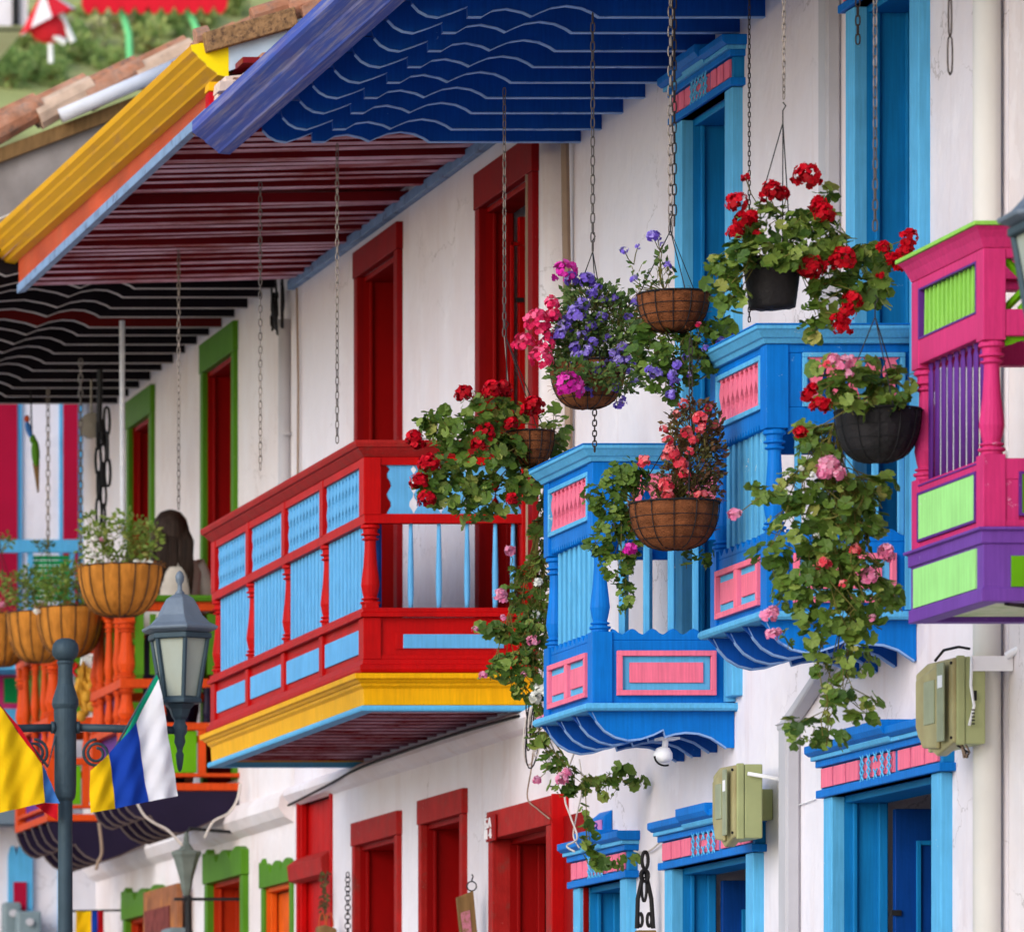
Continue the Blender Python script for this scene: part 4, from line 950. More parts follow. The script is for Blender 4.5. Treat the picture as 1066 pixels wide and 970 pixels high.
hang_chain(893, -90, 46, 7.60, 'short dark chain end at the top of the right hand blue upper door', mt='chaind')
hang_chain(989, -80, 77, 7.2, 'short chain of long wire links on the white wall at the top right', link=.135, wdt=.022, r=.0042, mt='chaind')
hang_chain(619, 427, 470, 7.13, 'short chain hanging below the hot pink and violet flower basket', link=.03, mt='chaind', tail=None)
hang_chain(50, 404, 566, 7.0, 'chain in front of the far white and crimson house', link=.06, wdt=.026, r=.005)
hang_chain(84, 374, 572, 6.98, 'chain at the edge of the far crimson panel', link=.06, wdt=.026, r=.005)
b = MB(); Yh = F*7.24/1108
for dx, y0, y1 in ((102, 440, 545), (111, 425, 505), (107, 440, 548)): chain_mesh(b, E(dx, y0, Yh), E(dx+1, y1, Yh), .16, .04, .010, 12)
b.tube([E(104, 385, Yh), E(103, 450, Yh)], .02, 8)
o = b.build('iron_chain', M['iron']); recentre(o); tag(o, 'heavy black iron chain of long links below the black eave', 'chain')
b = MB(); c = E(95, 443, Yh+.15)
for k in range(20):
    a0, a1 = 2*math.pi*k/20, 2*math.pi*(k+1)/20; r = .082
    A = [(c.x+r*math.cos(a), c.y+dy, c.z+r*math.sin(a)*1.05) for a, dy in ((a0,-.03),(a1,-.03))]; D = [(c.x+r*math.cos(a), c.y+dy, c.z+r*math.sin(a)*1.05) for a, dy in ((a1,.03),(a0,.03))]
    b.poly(A + D); b.poly([A[0], A[1], (c.x, c.y-.045, c.z)]); b.poly([D[0], D[1], (c.x, c.y+.045, c.z)])
b.tube([c+Vector((0,0,.08)), E(95, 395, Yh+.15)], .008, 6)
o = b.build('lamp_disc', mat('dull_grey_metal', C(128,122,112), .5, .1)); recentre(o); tag(o, 'round grey metal disc hanging beside the heavy iron chain', 'disc')
b = MB(); Yr_ = F*7.24/1127; b.tube([E(127, 334, Yr_), E(128, 560, Yr_)], .018, 10); o = b.build('hanging_rod', M['pvc']); recentre(o); tag(o, 'pale metal rod dropping from the black eave to the largest coir basket', 'rod')

# ================================================================== BASKETS
def basket(name, label, cx, yrim, ybot, rpx, Y, style='coir', hook=None, group='hanging flower baskets', nrib=12, wires=3, depthk=1.0):
    c = E(cx, yrim, Y); r = rpx*Y/F; h = (ybot-yrim)*Y/F
    root = thing(name, label, 'flower basket', (c.x, c.y, c.z-h), group)
    b = MB(); prof = []
    for k in range(11):
        t = k/10; prof.append((max(.01, r*math.sin(math.pi/2*t)**.62*(1 if style != 'pot' else 1)), c.z-h+h*(1-math.cos(math.pi/2*t))))
    if style == 'pot': prof = [(.01,c.z-h),(r*.78,c.z-h),(r*.80,c.z-h+.01),(r,c.z),(r*1.03,c.z),(r*1.03,c.z+.012),(r*.96,c.z+.012)]
    inner = [(rr*.9, z+.01) for rr, z in prof[::-1] if z > c.z-h*.35]
    rings = []; n = nrib*4 if style != 'pot' else 28; bl_ = lambda j: 1.0 if style == 'pot' else .985+.035*abs(math.sin(math.pi*(j-2)/4.0))
    for rr, z in prof + [(r*.9, c.z+.004), (r*.86, c.z-.02), (.01, c.z-.03)]:
        rings.append([b.av((c.x+rr*(bl_(j)+rnd.uniform(-.012,.012))*math.cos(2*math.pi*j/n), c.y+rr*bl_(j)*math.sin(2*math.pi*j/n), z+rnd.uniform(-.006,.006))) for j in range(n)])
    for k in range(len(rings)-1):
        for j in range(n): b.face((rings[k][j], rings[k][(j+1)%n], rings[k+1][(j+1)%n], rings[k+1][j]), 1 if k >= len(prof)+1 else 0)
    b.face(rings[0][::-1]); b.face(rings[-1], 1)
    lm = {'coir': 'coir', 'dark': 'coird', 'black': 'liner', 'pot': 'liner'}[style]
    b.build('lining' if style != 'pot' else 'pot', [M[lm], M['soil']], root, smooth=True)
    if style in ('coir', 'dark'):
        q = MB()
        for k in range(170):
            a = rnd.uniform(0, 6.283); t = rnd.uniform(.25, 1) if k > 70 else 1.0; rr = r*math.sin(math.pi/2*t)**.62*1.01; z = c.z-h+h*(1-math.cos(math.pi/2*t))
            p = Vector((c.x+rr*math.cos(a), c.y+rr*math.sin(a), z)); d = Vector((math.cos(a+rnd.uniform(-1.4,1.4)), math.sin(a+rnd.uniform(-1.4,1.4)), rnd.uniform(-.8, 1.2)))
            q.tube([p, p+d*rnd.uniform(.01,.022)+Vector((0,0,.004)), p+d*rnd.uniform(.015,.035)], .0011, 3, cap=False)
        q.build('fibres', M[lm], root)['kind'] = 'stuff'
    w = MB()
    if style != 'pot':
        for t in ((1.0,) if style == 'coir' else (1.0, .8, .62, .42)):
            k = t; rr = r*math.sin(math.pi/2*k)**.62+.004; z = c.z-h+h*(1-math.cos(math.pi/2*k))
            w.tube([(c.x+rr*math.cos(a), c.y+rr*math.sin(a), z) for a in [2*math.pi*j/24 for j in range(25)]], .0045 if t == 1 else .0018, 5, cap=False)
        for j in range(nrib):
            a = 2*math.pi*(j+.5)/nrib; pts = []
            for k in range(9):
                t = k/8; rr = r*math.sin(math.pi/2*t)**.62+.003; pts.append((c.x+rr*math.cos(a), c.y+rr*math.sin(a), c.z-h-.002+h*(1-math.cos(math.pi/2*t))))
            w.tube(pts, .0035 if style == 'coir' else .0022, 5, cap=False)
        w.build('wire_frame', M['iron'], root)
    if hook is not None:
        hk = E(hook[0], hook[1], Y); s = MB()
        for j in range(wires):
            a = 2*math.pi*j/wires+.6; s.tube([(c.x+r*math.cos(a), c.y+r*math.sin(a), c.z), hk], .0025, 4)
        s.tube([hk, hk+Vector((0,0,.05)), hk+Vector((.012,0,.07)), hk+Vector((0,0,.085))], .003, 5)
        s.build('hanger', M['iron'], root)
    return root
Y1 = F*7.19/1528; Y2 = F*7.12/1617; Y3 = F*7.12/1700; Y4 = 26.9; Y5 = F*7.15/1815; Y6 = F*7.10/1911; Y8 = 30.75; Y7 = 24.62
basket('flower_basket', 'small dark basket half hidden in the red geranium in front of the red balcony', 552, 450, 486, 24, Y1, 'dark', (527, 352))
basket('flower_basket', 'brown coir basket under the hot pink and violet flowers', 612, 378, 425, 38, Y2, 'dark', (617, 262))
basket('flower_basket', 'brown coir basket with thin violet sprigs on top, beside the left blue upper door', 701, 306, 346, 36, Y3, 'dark', (698, 240))
basket('flower_basket', 'wide brown coir basket of coral flowers in front of the lower balconette', 702, 524, 572, 45, Y4, 'dark', (718, 424))
hang_chain(719, 352, 420, 7.11, 'short chain between the brown basket above and the coral flower basket below', link=.04, mt='chaind')
basket('flower_pot', 'black hanging pot of red geraniums, highest of the hanging plants', 804, 272, 321, 30, Y5, 'pot', (815, 128))
basket('flower_basket', 'black lined wire basket in front of the upper balconette', 914, 428, 481, 43, Y6, 'black', (911, 330))
YB = F*7.0/1125; YC = F*6.98/1060; YD = F*6.96/1040
basket('flower_basket', 'largest orange coir basket, left of the lantern', 125, 590, 642, 43, YB, 'coir', (127, 556), nrib=16)
basket('flower_basket', 'orange coir basket just behind the ball of the lamp post', 73, 633, 684, 34, YC-.6, 'coir', (84, 570), nrib=14)
basket('flower_basket', 'orange coir basket second from the left edge', 41, 638, 690, 33, YD, 'coir', (50, 565), nrib=14)
basket('flower_basket', 'orange coir basket cut by the left edge of the picture', 2, 640, 694, 28, F*6.95/1002, 'coir', (0, 570), nrib=14)

# ================================================================== PLANTS
def add_leaf(b, p, nrm, size, lobes=7, cup=.18, spin=None):
    nrm = nrm.normalized(); a = nrm.orthogonal().normalized(); s = rnd.uniform(0, 6.28) if spin is None else spin
    u = a*math.cos(s)+nrm.cross(a)*math.sin(s); v = nrm.cross(u); n = lobes*2
    c = b.av(p - nrm*size*cup); ring = []
    for j in range(n+1):
        t = .28 + (6.283-.56)*j/n; rr = size*(1.0 if j % 2 else .86)*rnd.uniform(.95, 1.05)
        ring.append(b.av(p + (u*math.cos(t)+v*math.sin(t))*rr + nrm*size*rnd.uniform(-.08,.10)))
    for j in range(n): b.face((c, ring[j], ring[j+1]))
def add_small_leaf(b, p, d, size, nrm):
    d = d.normalized(); s = d.cross(nrm)
    if s.length < 1e-3: s = d.orthogonal()
    s.normalize(); k = size*.28
    b.poly([p, p+d*size*.5+s*k, p+d*size, p+d*size*.5-s*k])
def rv(s=1): 
    while True:
        v = Vector((rnd.uniform(-1,1), rnd.uniform(-1,1), rnd.uniform(-1,1)))
        if .05 < v.length < 1: return v*s
def floret(b, p, nrm, r, petals=5):
    nrm = nrm.normalized(); a = nrm.orthogonal().normalized(); c = nrm.cross(a); t0 = rnd.uniform(0, 6)
    for k in range(petals):
        t = t0+2*math.pi*k/petals; e = (a*math.cos(t)+c*math.sin(t)); f = (a*math.cos(t+1.57)+c*math.sin(t+1.57))
        w = r*.52; q = rnd.uniform(-.25,.35)*r
        b.poly([p, p+e*r*.6+f*w+nrm*q*.4, p+e*r*1.0+f*w*.5+nrm*q, p+e*r*1.0-f*w*.5+nrm*q, p+e*r*.6-f*w+nrm*q*.4])
def flower_head(root, p, r, m, n=34, fr=.0125, stem=None):
    b = MB()
    for k in range(n):
        d = rv().normalized(); 
        if d.z < -.55: d.z = -d.z
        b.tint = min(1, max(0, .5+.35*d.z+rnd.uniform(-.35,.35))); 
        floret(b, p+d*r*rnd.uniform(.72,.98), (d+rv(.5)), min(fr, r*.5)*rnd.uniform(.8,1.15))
    if stem is not None:
        b.tint = .5; mid = (p+stem)/2 + rv(.015); b.tube([stem, mid, p], .0022, 4, 1)
    b.build('flower_head', [M[m], M['stem']], root)
def plant(name, label, cat, Y, blobs, origin, leafr=.030, dens=3.4, mleaf='leaf', kind='round', flowers=(), group='plants in the hanging baskets', stems=18, depth=1.0, fn=34, tintr=(0,1), frn=.0135, maxd=.16):
    """blobs: (px, py, rx, ry) clumps, seen size in photo pixels, at distance Y; origin: (px, py) of the root"""
    o3 = E(origin[0], origin[1], Y); root = thing(name, label, cat, tuple(o3), group)
    b = MB(); st = MB(); k0 = Y/F; pts = []
    for bl in blobs:
        cx, cy, rx, ry = bl[:4]; dy = bl[4] if len(bl) > 4 else 0
        c = E(cx, cy, Y+dy); rx *= k0*1.06; ry *= k0*1.06; rz = min((rx+ry)/2*depth, maxd)
        n = max(6, int(dens*1.9*rx*ry/(leafr*leafr)*(1 if kind == 'round' else 3.2)))
        for k in range(n):
            d = rv(); d = d.normalized()*(d.length**.55)*rnd.choice((1,1,1,1.18))
            p = c + Vector((d.x*rx, d.y*rz, d.z*ry)); pts.append(p)
            b.tint = rnd.triangular(tintr[0], tintr[1], tintr[0]+(tintr[1]-tintr[0])*.38)
            if kind == 'round':
                nr = Vector((d.x*.7, d.y*.6-.35, d.z*.5+.55)) + rv(.75)
                add_leaf(b, p, nr, leafr*rnd.choice((.4,.6,.8,.95,1.1,1.25,1.4))*rnd.uniform(.9, 1.1))
            else:
                dd = Vector((d.x, d.y, d.z*.6+.15))+rv(.9)
                add_small_leaf(b, p, dd, leafr*rnd.uniform(1.0,2.0), Vector((0,-1,.6))+rv(.8))
            if rnd.random() < .22: st.tube([p, p-Vector((d.x*rx*.5, d.y*rz*.5, .03+d.z*ry*.3))], .0018, 3)
    for k in range(stems):
        e = rnd.choice(pts); path = [e]; cur = e
        for _ in range(40):
            dc = (cur-o3).length
            if dc < .12: break
            c2 = [q for q in rnd.sample(pts, min(len(pts), 90)) if (q-o3).length < dc-.03 and (q-cur).length < .17]
            if not c2: break
            cur = min(c2, key=lambda q: (q-cur).length + .6*(q-o3).length); path.append(cur+rv(.008))
        if (cur-o3).length < .2: path.append(o3)
        if len(path) > 1: st.tube(path, .0022, 4)
    b.build('foliage', M[mleaf], root); st.build('stems', M['stem'], root)['kind'] = 'stuff'
    for fl in flowers:
        px, py, rp, m = fl[:4]; dy = fl[4] if len(fl) > 4 else -rnd.uniform(.06,.12)
        p = E(px, py, Y+dy); near = min(pts, key=lambda q: (q-p).length)
        rr = rp*k0*1.14
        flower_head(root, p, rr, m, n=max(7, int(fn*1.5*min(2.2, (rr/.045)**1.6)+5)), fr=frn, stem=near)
    return root
R_, P_, H_, V_, C_, G_, Wt = 'fl_red', 'fl_pink', 'fl_hot', 'fl_pur', 'fl_coral', 'fl_mag', 'fl_white'
plant('geranium', 'red geranium sprawling from the small dark basket in front of the red balcony', 'geranium', Y1-.05,
  [(510,430,30,18),(482,450,34,18),(500,478,42,26),(475,512,32,20),(515,515,30,20),(455,500,20,22),(576,448,16,24,.1),(586,478,10,14,.1),(490,536,14,10),(545,505,22,18),(452,442,16,12),(535,430,20,14),(463,425,4,7),(530,470,16,20)], (540,455), .029, 2.5,
  flowers=[(483,411,9,R_),(512,407,10,R_),(524,406,9,R_),(556,424,11,R_),(505,453,11,R_),(498,462,7,R_),(532,442,7,R_),(431,456,8,R_),(436,462,6,R_),(446,484,11,R_),(436,502,9,R_),(444,520,9,R_),(533,520,6,R_),(548,428,6,R_)])
plant('mixed_flowers', 'bushy plant with hot pink, magenta and violet flowers in a hanging basket', 'flowering plant', Y2-.05,
  [(618,325,30,30),(640,340,26,32),(602,350,24,22),(625,368,36,22),(650,395,22,12),(590,368,16,18),(610,308,22,14),(660,345,16,26),(592,388,18,12,-.18),(620,390,22,10,-.2),(645,394,20,10,-.18)], (612,382), .020, 1.9, 'leaf2', 'small', stems=30,
  flowers=[(588,284,12,G_),(574,316,7,H_),(559,336,13,H_),(566,346,9,H_),(545,358,11,H_),(563,374,12,H_),(576,329,8,H_),(570,358,8,H_),(592,401,13,G_,-.24),(599,406,9,G_,-.24)] +
  [(x,y,r,V_) for x,y,r in ((595,291,7),(611,293,8),(600,327,10),(606,318,7),(587,342,8),(572,352,5),(617,357,5),(603,374,9),(643,377,6),(653,376,5),(628,397,6),(639,403,6),(610,408,7),(643,422,4),(648,415,3),(664,314,6),(671,315,6),(634,380,5),(598,362,5),(662,378,4),(622,300,4),(583,349,6),(615,340,5),(640,310,4),(648,420,4),(606,350,5),(626,330,5),(612,366,6),(590,334,5),(632,352,4),(648,362,5),(620,384,6),(604,392,5),(636,392,5),(656,388,4),(628,312,4),(616,306,5),(654,330,4),(640,368,5),(660,398,4))], fn=26)
plant('trailing_plant', 'dark leafy plant with small violet flowers trailing under the brown basket by the blue door', 'flowering plant', Y3,
  [(682,372,24,26),(706,368,28,22),(738,352,28,20),(692,402,12,14),(757,350,14,14),(668,350,14,20,.05),(722,380,18,16),(745,375,12,12),(699,408,8,12)], (701,310), .024, 1.9, 'leaf', 'round', stems=24, tintr=(0,.7),
  flowers=[(x,y,r,V_) for x,y,r in ((714,372,4),(705,380,5),(683,390,6),(700,391,5),(699,411,5),(752,357,6),(718,390,3),(735,364,4),(760,346,4),(676,385,4),(703,398,5))] + [(727,338,3,H_)], fn=20)
plant('sprig', 'sparse upright sprigs of violet flowers rising from the brown basket by the blue door', 'flowering plant', Y3-.02,
  [(662,276,6,8),(667,288,10,8),(685,285,14,12),(686,264,6,6),(670,300,12,5),(690,300,20,5),(698,280,6,8)], (692,304), .022, .55, 'leaf2', 'small', stems=20,
  flowers=[(x,y,r,V_) for x,y,r in ((680,247,6),(684,245,4),(650,261,4),(664,257,2.5),(695,276,4),(660,291,4),(690,255,2.5))], fn=18)
plant('coral_flower_plant', 'bronze leaved plant with coral red flowers filling the wide brown basket', 'flowering plant', Y4,
  [(722,445,24,24),(726,480,22,28),(722,510,26,16),(700,502,16,18),(708,475,12,16),(745,470,6,40),(725,425,16,8),(690,512,14,10)], (705,522), .019, 1.7, 'leafred', 'small', stems=46,
  flowers=[(x,y,r,C_) for x,y,r in ((670,481,6),(699,471,8),(694,478,5),(708,484,7),(712,493,5),(694,505,7),(695,516,6),(685,525,4),(728,436,7),(730,446,5),(712,421,5),(691,447,4),(695,459,5),(715,451,6),(722,458,5),(730,517,6),(735,526,5),(735,541,4),(744,444,4),(744,530,4),(704,432,4),(718,470,4),(738,425,4))], fn=20, frn=.015)
plant('petunia', 'green trailing plant with one mauve bloom hanging left of the coral flower basket', 'flowering plant', Y4+.15,
  [(650,492,20,14),(660,505,14,12),(640,520,12,18),(617,518,11,14),(625,528,10,8),(640,548,18,15),(625,565,16,10),(643,590,16,14),(650,618,9,18),(655,545,10,14),(735,580,8,8),(715,580,5,6),(660,572,8,8)], (660,520), .021, 2.6, 'leaf', 'round', flowers=[(656,572,6,'fl_mag')], tintr=(.0,.8))
plant('geranium', 'red geranium in the black hanging pot above the upper balconette', 'geranium', Y5-.08,
  [(812,240,38,24),(790,225,20,16),(840,250,28,26),(765,272,22,22),(752,295,18,22),(763,312,14,14),(860,255,18,22),(880,262,24,18),(905,275,26,20),(868,300,26,18),(895,305,24,18),(853,325,20,14),(848,342,12,12),(912,300,12,20),(862,230,14,10),(862,200,6,8),(915,262,12,10),(778,262,12,10),(838,275,20,10),(757,330,6,12),(795,262,30,12,-.14),(825,268,18,14,-.12)], (805,275), .030, 2.35,
  flowers=[(840,185,14,R_),(804,199,10,R_),(814,203,7,R_),(798,205,6,R_),(767,212,11,R_),(773,230,9,R_),(766,241,8,R_),(782,226,6,R_),(852,214,9,R_),(858,224,10,R_),(846,280,13,R_),(877,271,13,R_),(887,314,10,R_),(882,326,8,R_),(877,341,9,R_),(871,333,6,R_),(946,249,9,R_),(942,262,8,R_),(938,275,8,R_),(919,258,6,R_),(916,287,4,R_),(776,185,4,R_),(788,243,4,R_),(928,270,6,R_)], stems=26)
plant('geranium', 'ivy geranium spilling over the black lined wire basket', 'geranium', Y6-.02,
  [(880,392,26,20),(900,405,26,16),(930,402,22,16),(858,382,12,10),(940,392,14,12),(868,410,18,14),(905,385,14,12),(895,420,26,8,-.16),(930,418,16,7,-.16)], (912,428), .030, 2.1,
  flowers=[(878,378,7,P_),(868,375,6,P_),(886,374,4,P_),(884,390,4,P_),(842,412,7,R_),(852,424,9,R_),(860,421,6,R_),(846,404,5,R_),(833,450,6,R_),(861,380,4,C_)])
plant('ivy_geranium', 'long curtain of ivy geranium with pink flowers hanging over the upper balconette', 'geranium', Y7,
  [(853,470,24,26),(842,450,14,12),(786,508,9,7),(797,514,12,9),(815,520,16,12),(840,505,30,18),(870,520,36,26),(900,512,20,16),(922,505,14,12),(835,548,34,24),(872,560,40,28),(895,545,28,16),(803,577,22,12),(842,600,34,24),(882,600,34,26),(828,617,24,20),(900,622,34,22),(928,622,14,12),(870,640,40,20),(898,650,22,16),(820,664,9,8),(843,668,14,10),(889,686,20,18),(855,691,12,10),(868,725,13,18),(900,728,16,8),(890,745,6,6),(903,748,12,8),(843,762,24,12),(868,768,18,10),(862,748,8,8),(823,752,6,6),(880,710,8,12)], (868,440), .027, 2.2,
  flowers=[(863,486,11,P_),(873,494,7,P_),(858,494,7,P_),(765,536,6,P_),(801,642,8,P_),(805,636,5,P_),(804,661,6,P_),(810,658,4,P_),(922,574,7,P_),(926,580,5,P_),(905,601,8,P_),(908,644,4,P_),(858,587,6,C_),(850,590,4,C_),(842,602,5,C_),(890,572,5,C_),(878,608,4,C_),(850,558,3,Wt),(834,488,3,Wt),(846,495,3,Wt)], stems=60, group='trailing ivy geraniums')
plant('ivy_geranium', 'ivy geranium with small pink flowers trailing down between the red balcony and the blue balconette', 'geranium', Y8,
  [(571,505,5,22),(568,530,6,14),(562,556,9,16),(560,585,10,14),(566,615,9,18),(545,626,18,12),(532,615,10,8),(556,650,18,22),(535,660,12,10),(522,655,14,7),(506,655,10,6),(560,680,18,14),(540,692,24,16),(518,700,12,7),(512,702,8,5),(552,715,20,14),(566,738,12,10),(562,765,12,12),(575,790,12,12),(590,800,12,10),(588,820,14,8),(605,823,10,7),(613,812,5,8),(628,810,9,8),(633,822,9,9),(649,802,9,8),(640,812,5,5),(668,812,7,5),(658,816,6,4),(609,850,5,12),(613,872,8,11),(616,890,9,8),(625,898,8,6),(640,897,10,6),(657,893,8,4),(545,600,6,10),(536,595,6,6)], (572,492), .026, 2.4, flowers=[(531,574,5,P_),(521,619,6,P_),(524,624,4,P_),(555,668,6,P_),(503,703,4,P_),(494,655,3,P_),(524,643,3,P_),(563,751,5,P_),(559,812,4,P_),(585,811,6,P_),(590,804,4,P_),(545,702,3,P_),(560,606,4,Wt),(558,640,4,Wt),(564,718,7,Wt),(558,726,6,Wt),(571,722,6,Wt)], stems=60, group='trailing ivy geraniums', maxd=.12)
plant('basket_plant', 'green plant with small white flowers in the largest coir basket', 'leafy plant', YB,
  [(100,565,16,18),(125,560,22,20),(150,565,16,18),(135,545,18,10),(98,548,14,12),(145,575,14,10),(115,580,24,8),(160,555,8,10)], (125,590), .026, 1.0, 'leaf', 'small', stems=26, tintr=(.3,1),
  flowers=[(96,580,4,Wt),(102,585,4,Wt),(92,572,3,Wt),(142,585,3,Wt),(150,586,3,Wt),(105,562,2.5,P_),(98,560,3,Wt)], fn=12)
plant('basket_plant', 'feathery green plant above the lamp post ball', 'leafy plant', YC-.6,
  [(70,612,24,22),(85,625,18,14),(55,605,16,14),(75,595,12,12),(92,640,12,16),(84,660,10,12)], (73,634), .024, 1.0, 'leaf', 'small', stems=26, tintr=(.2,.9), flowers=[(38,637,3,Wt)], fn=12)
plant('basket_plant', 'bushy green plant in the coir basket second from the left edge', 'leafy plant', YD,
  [(32,615,20,20),(18,612,14,14),(45,620,16,14),(30,598,10,8)], (41,638), .024, .9, 'leaf', 'small', stems=20, tintr=(.1,.9))
plant('basket_plant', 'tuft of leaves cut by the left edge above the coir baskets', 'leafy plant', F*6.95/1002,
  [(2,618,12,18),(2,565,8,8),(8,560,6,6)], (2,640), .024, .8, 'leaf', 'small', stems=10, tintr=(.2,1), flowers=[(2,630,3,P_)], fn=10)
plant('air_plant', 'tiny trailing plant hanging at the end of the chain before the far white house', 'leafy plant', YD-.2,
  [(45,566,10,4),(50,570,4,6),(40,568,3,4)], (50,563), .018, .8, 'leaf', 'small', stems=6, tintr=(0,.4), group=None)

# ================================================================== STREET LAMPS AND FLAGS
YL = 33.0
def street_lamp(label):
    c = E(68, 1250, YL); root = thing('street_lamp', label, 'street lamp', (c.x, YL, GZ), 'slate grey iron street lamps')
    Z = lambda y: (1250-y)/F*YL
    k = YL/F
    b = MB(); b.lathe([(.11,GZ-.4),(.11,GZ+.3),(.085,GZ+.4),(.07,GZ+1.0),(.039,GZ+1.1),(.038,Z(834)),(.052,Z(830)),(.056,Z(825)),(.056,Z(820)),(.058,Z(817)),(.058,Z(760)),(.060,Z(745)),(.060,Z(738)),(.066,Z(736)),(.071,Z(733)),(.068,Z(728)),(.052,Z(718)),(.042,Z(712)),(.039,Z(706)),(.038,Z(692)),(.044,Z(690)),(.044,Z(688)),(.030,Z(687)),(.030,Z(685))], c.x, YL, 24); b.build('post', M['lampp'], root, smooth=False, bevel=.002)
    b = MB(); b.lathe([(.03,Z(688)),(.05,Z(686)),(.066,Z(682)),(.071,Z(677)),(.066,Z(671)),(.05,Z(666.5)),(.025,Z(664.5)),(.005,Z(664))], c.x, YL, 24); b.build('ball_finial', M['lampp'], root, smooth=True)
    for sg in (1, -1):
        b = MB(); x1 = c.x + sg*.605
        b.tube([(c.x+sg*.05, YL, Z(757)), (x1, YL, Z(760))], .021, 12); b.tube([(c.x+sg*.055, YL, Z(757)), (c.x+sg*.075, YL, Z(757))], .032, 12)
        b.build('arm', M['lampp'], root, smooth=True)
        b = MB(); cc = (c.x+sg*.165, YL, Z(784)); pts = []
        for j in range(44):
            t = j/43; a = t*4*math.pi+1.57; r = .075*(1-t*.62); pts.append((cc[0]+sg*r*math.cos(a), YL, cc[2]+r*math.sin(a)))
        b.tube(pts, .0085, 6); b.build('scroll', M['lampp'], root, smooth=True)
        # lantern
        L = MB(); lx = x1
        def hexr(r, z): return [(lx+r*math.sin(2*math.pi*j/6), YL-r*math.cos(2*math.pi*j/6), z) for j in range(6)]
        def shell(bm, prof, m=0):
            rs = [[bm.av(p) for p in hexr(r, z)] for r, z in prof]
            for i in range(len(rs)-1):
                for j in range(6): bm.face((rs[i][j], rs[i][(j+1)%6], rs[i+1][(j+1)%6], rs[i+1][j]), m)
            bm.face(rs[0][::-1], m); bm.face(rs[-1], m)
        b = MB(); shell(b, [(.155,Z(660)),(.208,Z(656)),(.212,Z(653.5)),(.165,Z(649)),(.125,Z(641)),(.100,Z(631)),(.075,Z(623)),(.04,Z(619)),(.02,Z(618))])
        cap = b.build('lantern_cap', M['lampcap'], root, bevel=.003)
        b = MB(); b.lathe([(.022,Z(619)),(.026,Z(617)),(.012,Z(614)),(.012,Z(608)),(.021,Z(605)),(.024,Z(600)),(.016,Z(596)),(.004,Z(594))], lx, YL, 14); b.build('finial', M['lampcap'], cap, smooth=True)
        fr = MB(); ru, rl, zu, zl = .158, .098, Z(660), Z(730)
        for j in range(6):
            a = 2*math.pi*j/6; d = Vector((math.sin(a), -math.cos(a), 0))
            fr.tube([(lx+d.x*rl, YL+d.y*rl, zl), (lx+d.x*ru, YL+d.y*ru, zu)], .013, 6)
        shell(fr, [(ru+.012,Z(666)),(ru+.018,Z(665)),(ru+.018,Z(660.2)),(ru+.0,Z(660.2))]); shell(fr, [(rl-.01,Z(733)),(rl+.022,Z(732)),(rl+.024,Z(729)),(rl+.012,Z(726)),(rl,Z(725))])
        shell(fr, [(.02,Z(752)),(.045,Z(746)),(.06,Z(738)),(.085,Z(733.2))])
        fo = fr.build('lantern_frame', M['lampp'], root, bevel=.002)
        for j in range(6):
            pv = []
            for (r, z, jj) in ((rl-.004,zl+.02,j),(rl-.004,zl+.02,j+1),(ru-.004,zu-.03,j+1),(ru-.004,zu-.03,j)):
                a = 2*math.pi*jj/6; pv.append((lx+r*math.sin(a)*.96, YL-r*math.cos(a)*.96, z))
            g_ = MB(); g_.poly(pv); g_.build('glass_pane', M['glass'], fo)
        b = MB(); b.lathe([(.004,Z(803)),(.012,Z(800)),(.018,Z(793)),(.022,Z(785)),(.014,Z(782)),(.018,Z(778)),(.030,Z(772)),(.026,Z(766)),(.038,Z(762)),(.040,Z(756)),(.030,Z(752)),(.03,Z(748))], lx, YL, 14); b.build('stem', M['lampp'], root, smooth=True)
    return root
lamp = street_lamp('slate grey iron street lamp with two flags, whose lantern stands left of the red balcony')
lamp2 = copy_tree(lamp); tgt = E(1104, 655, 21.0); src = E(187, 655, YL)
# the copy stands nearer, its left lantern just enters the picture at the right edge
lamp2.location = Vector((tgt.x+.605+.0, 21.0, GZ + (1250-226)/F*21.0 - (1250-655)/F*YL))
lamp2['label'] = 'nearer street lamp of which only a dark lantern corner shows at the right edge'

def flag_piece(pts, Y, m, name='cloth', parent=None, amp=.016, seed=0, nn=16):
    """pts: four pixel corners of one stripe of cloth"""
    b = MB(); A, B_, C2, D = [E(x, y, Y) for x, y in pts]; th = .0015
    grid = []
    for i in range(nn+1):
        row = []
        for j in range(nn+1):
            u, v = i/nn, j/nn; p = A*(1-u)*(1-v)+B_*u*(1-v)+C2*u*v+D*(1-u)*v
            w = amp*(math.sin((p.x*38)+seed)+.6*math.sin(p.z*21+p.x*17+seed*2)+.4*math.sin(p.x*71-p.z*33)); row.append(Vector((p.x, p.y+w, p.z)))
        grid.append(row)
    for dy in (0, .004):
        ids = [[b.av((p.x, p.y+dy, p.z)) for p in row] for row in grid]
        for i in range(nn):
            for j in range(nn):
                q = (ids[i][j], ids[i+1][j], ids[i+1][j+1], ids[i][j+1]); b.face(q if dy == 0 else q[::-1])
    return b.build(name, M[m], parent, smooth=True)
YF = YL-.12
fl = thing('flag', 'green, white, blue and yellow flag drooping beside the lantern', 'flag', tuple(E(140,840,YF)))
b = MB(); b.tube([E(164,700,YF+.03), E(112,792,YF+.05), E(100,797,YF+.10)], .006, 8); b.build('pole', M['lampp'], fl)
flag_piece([(163,702),(166,708),(142,753),(115,790)], YF, 'fgreen', 'green_stripe', fl); flag_piece([(115,788),(142,752),(137,772),(107,797)], YF-.002, 'fgreen', 'green_stripe', fl)
flag_piece([(165,707),(186,828),(155,834),(142,752)], YF-.004, 'fwhite', 'white_stripe', fl, seed=0)
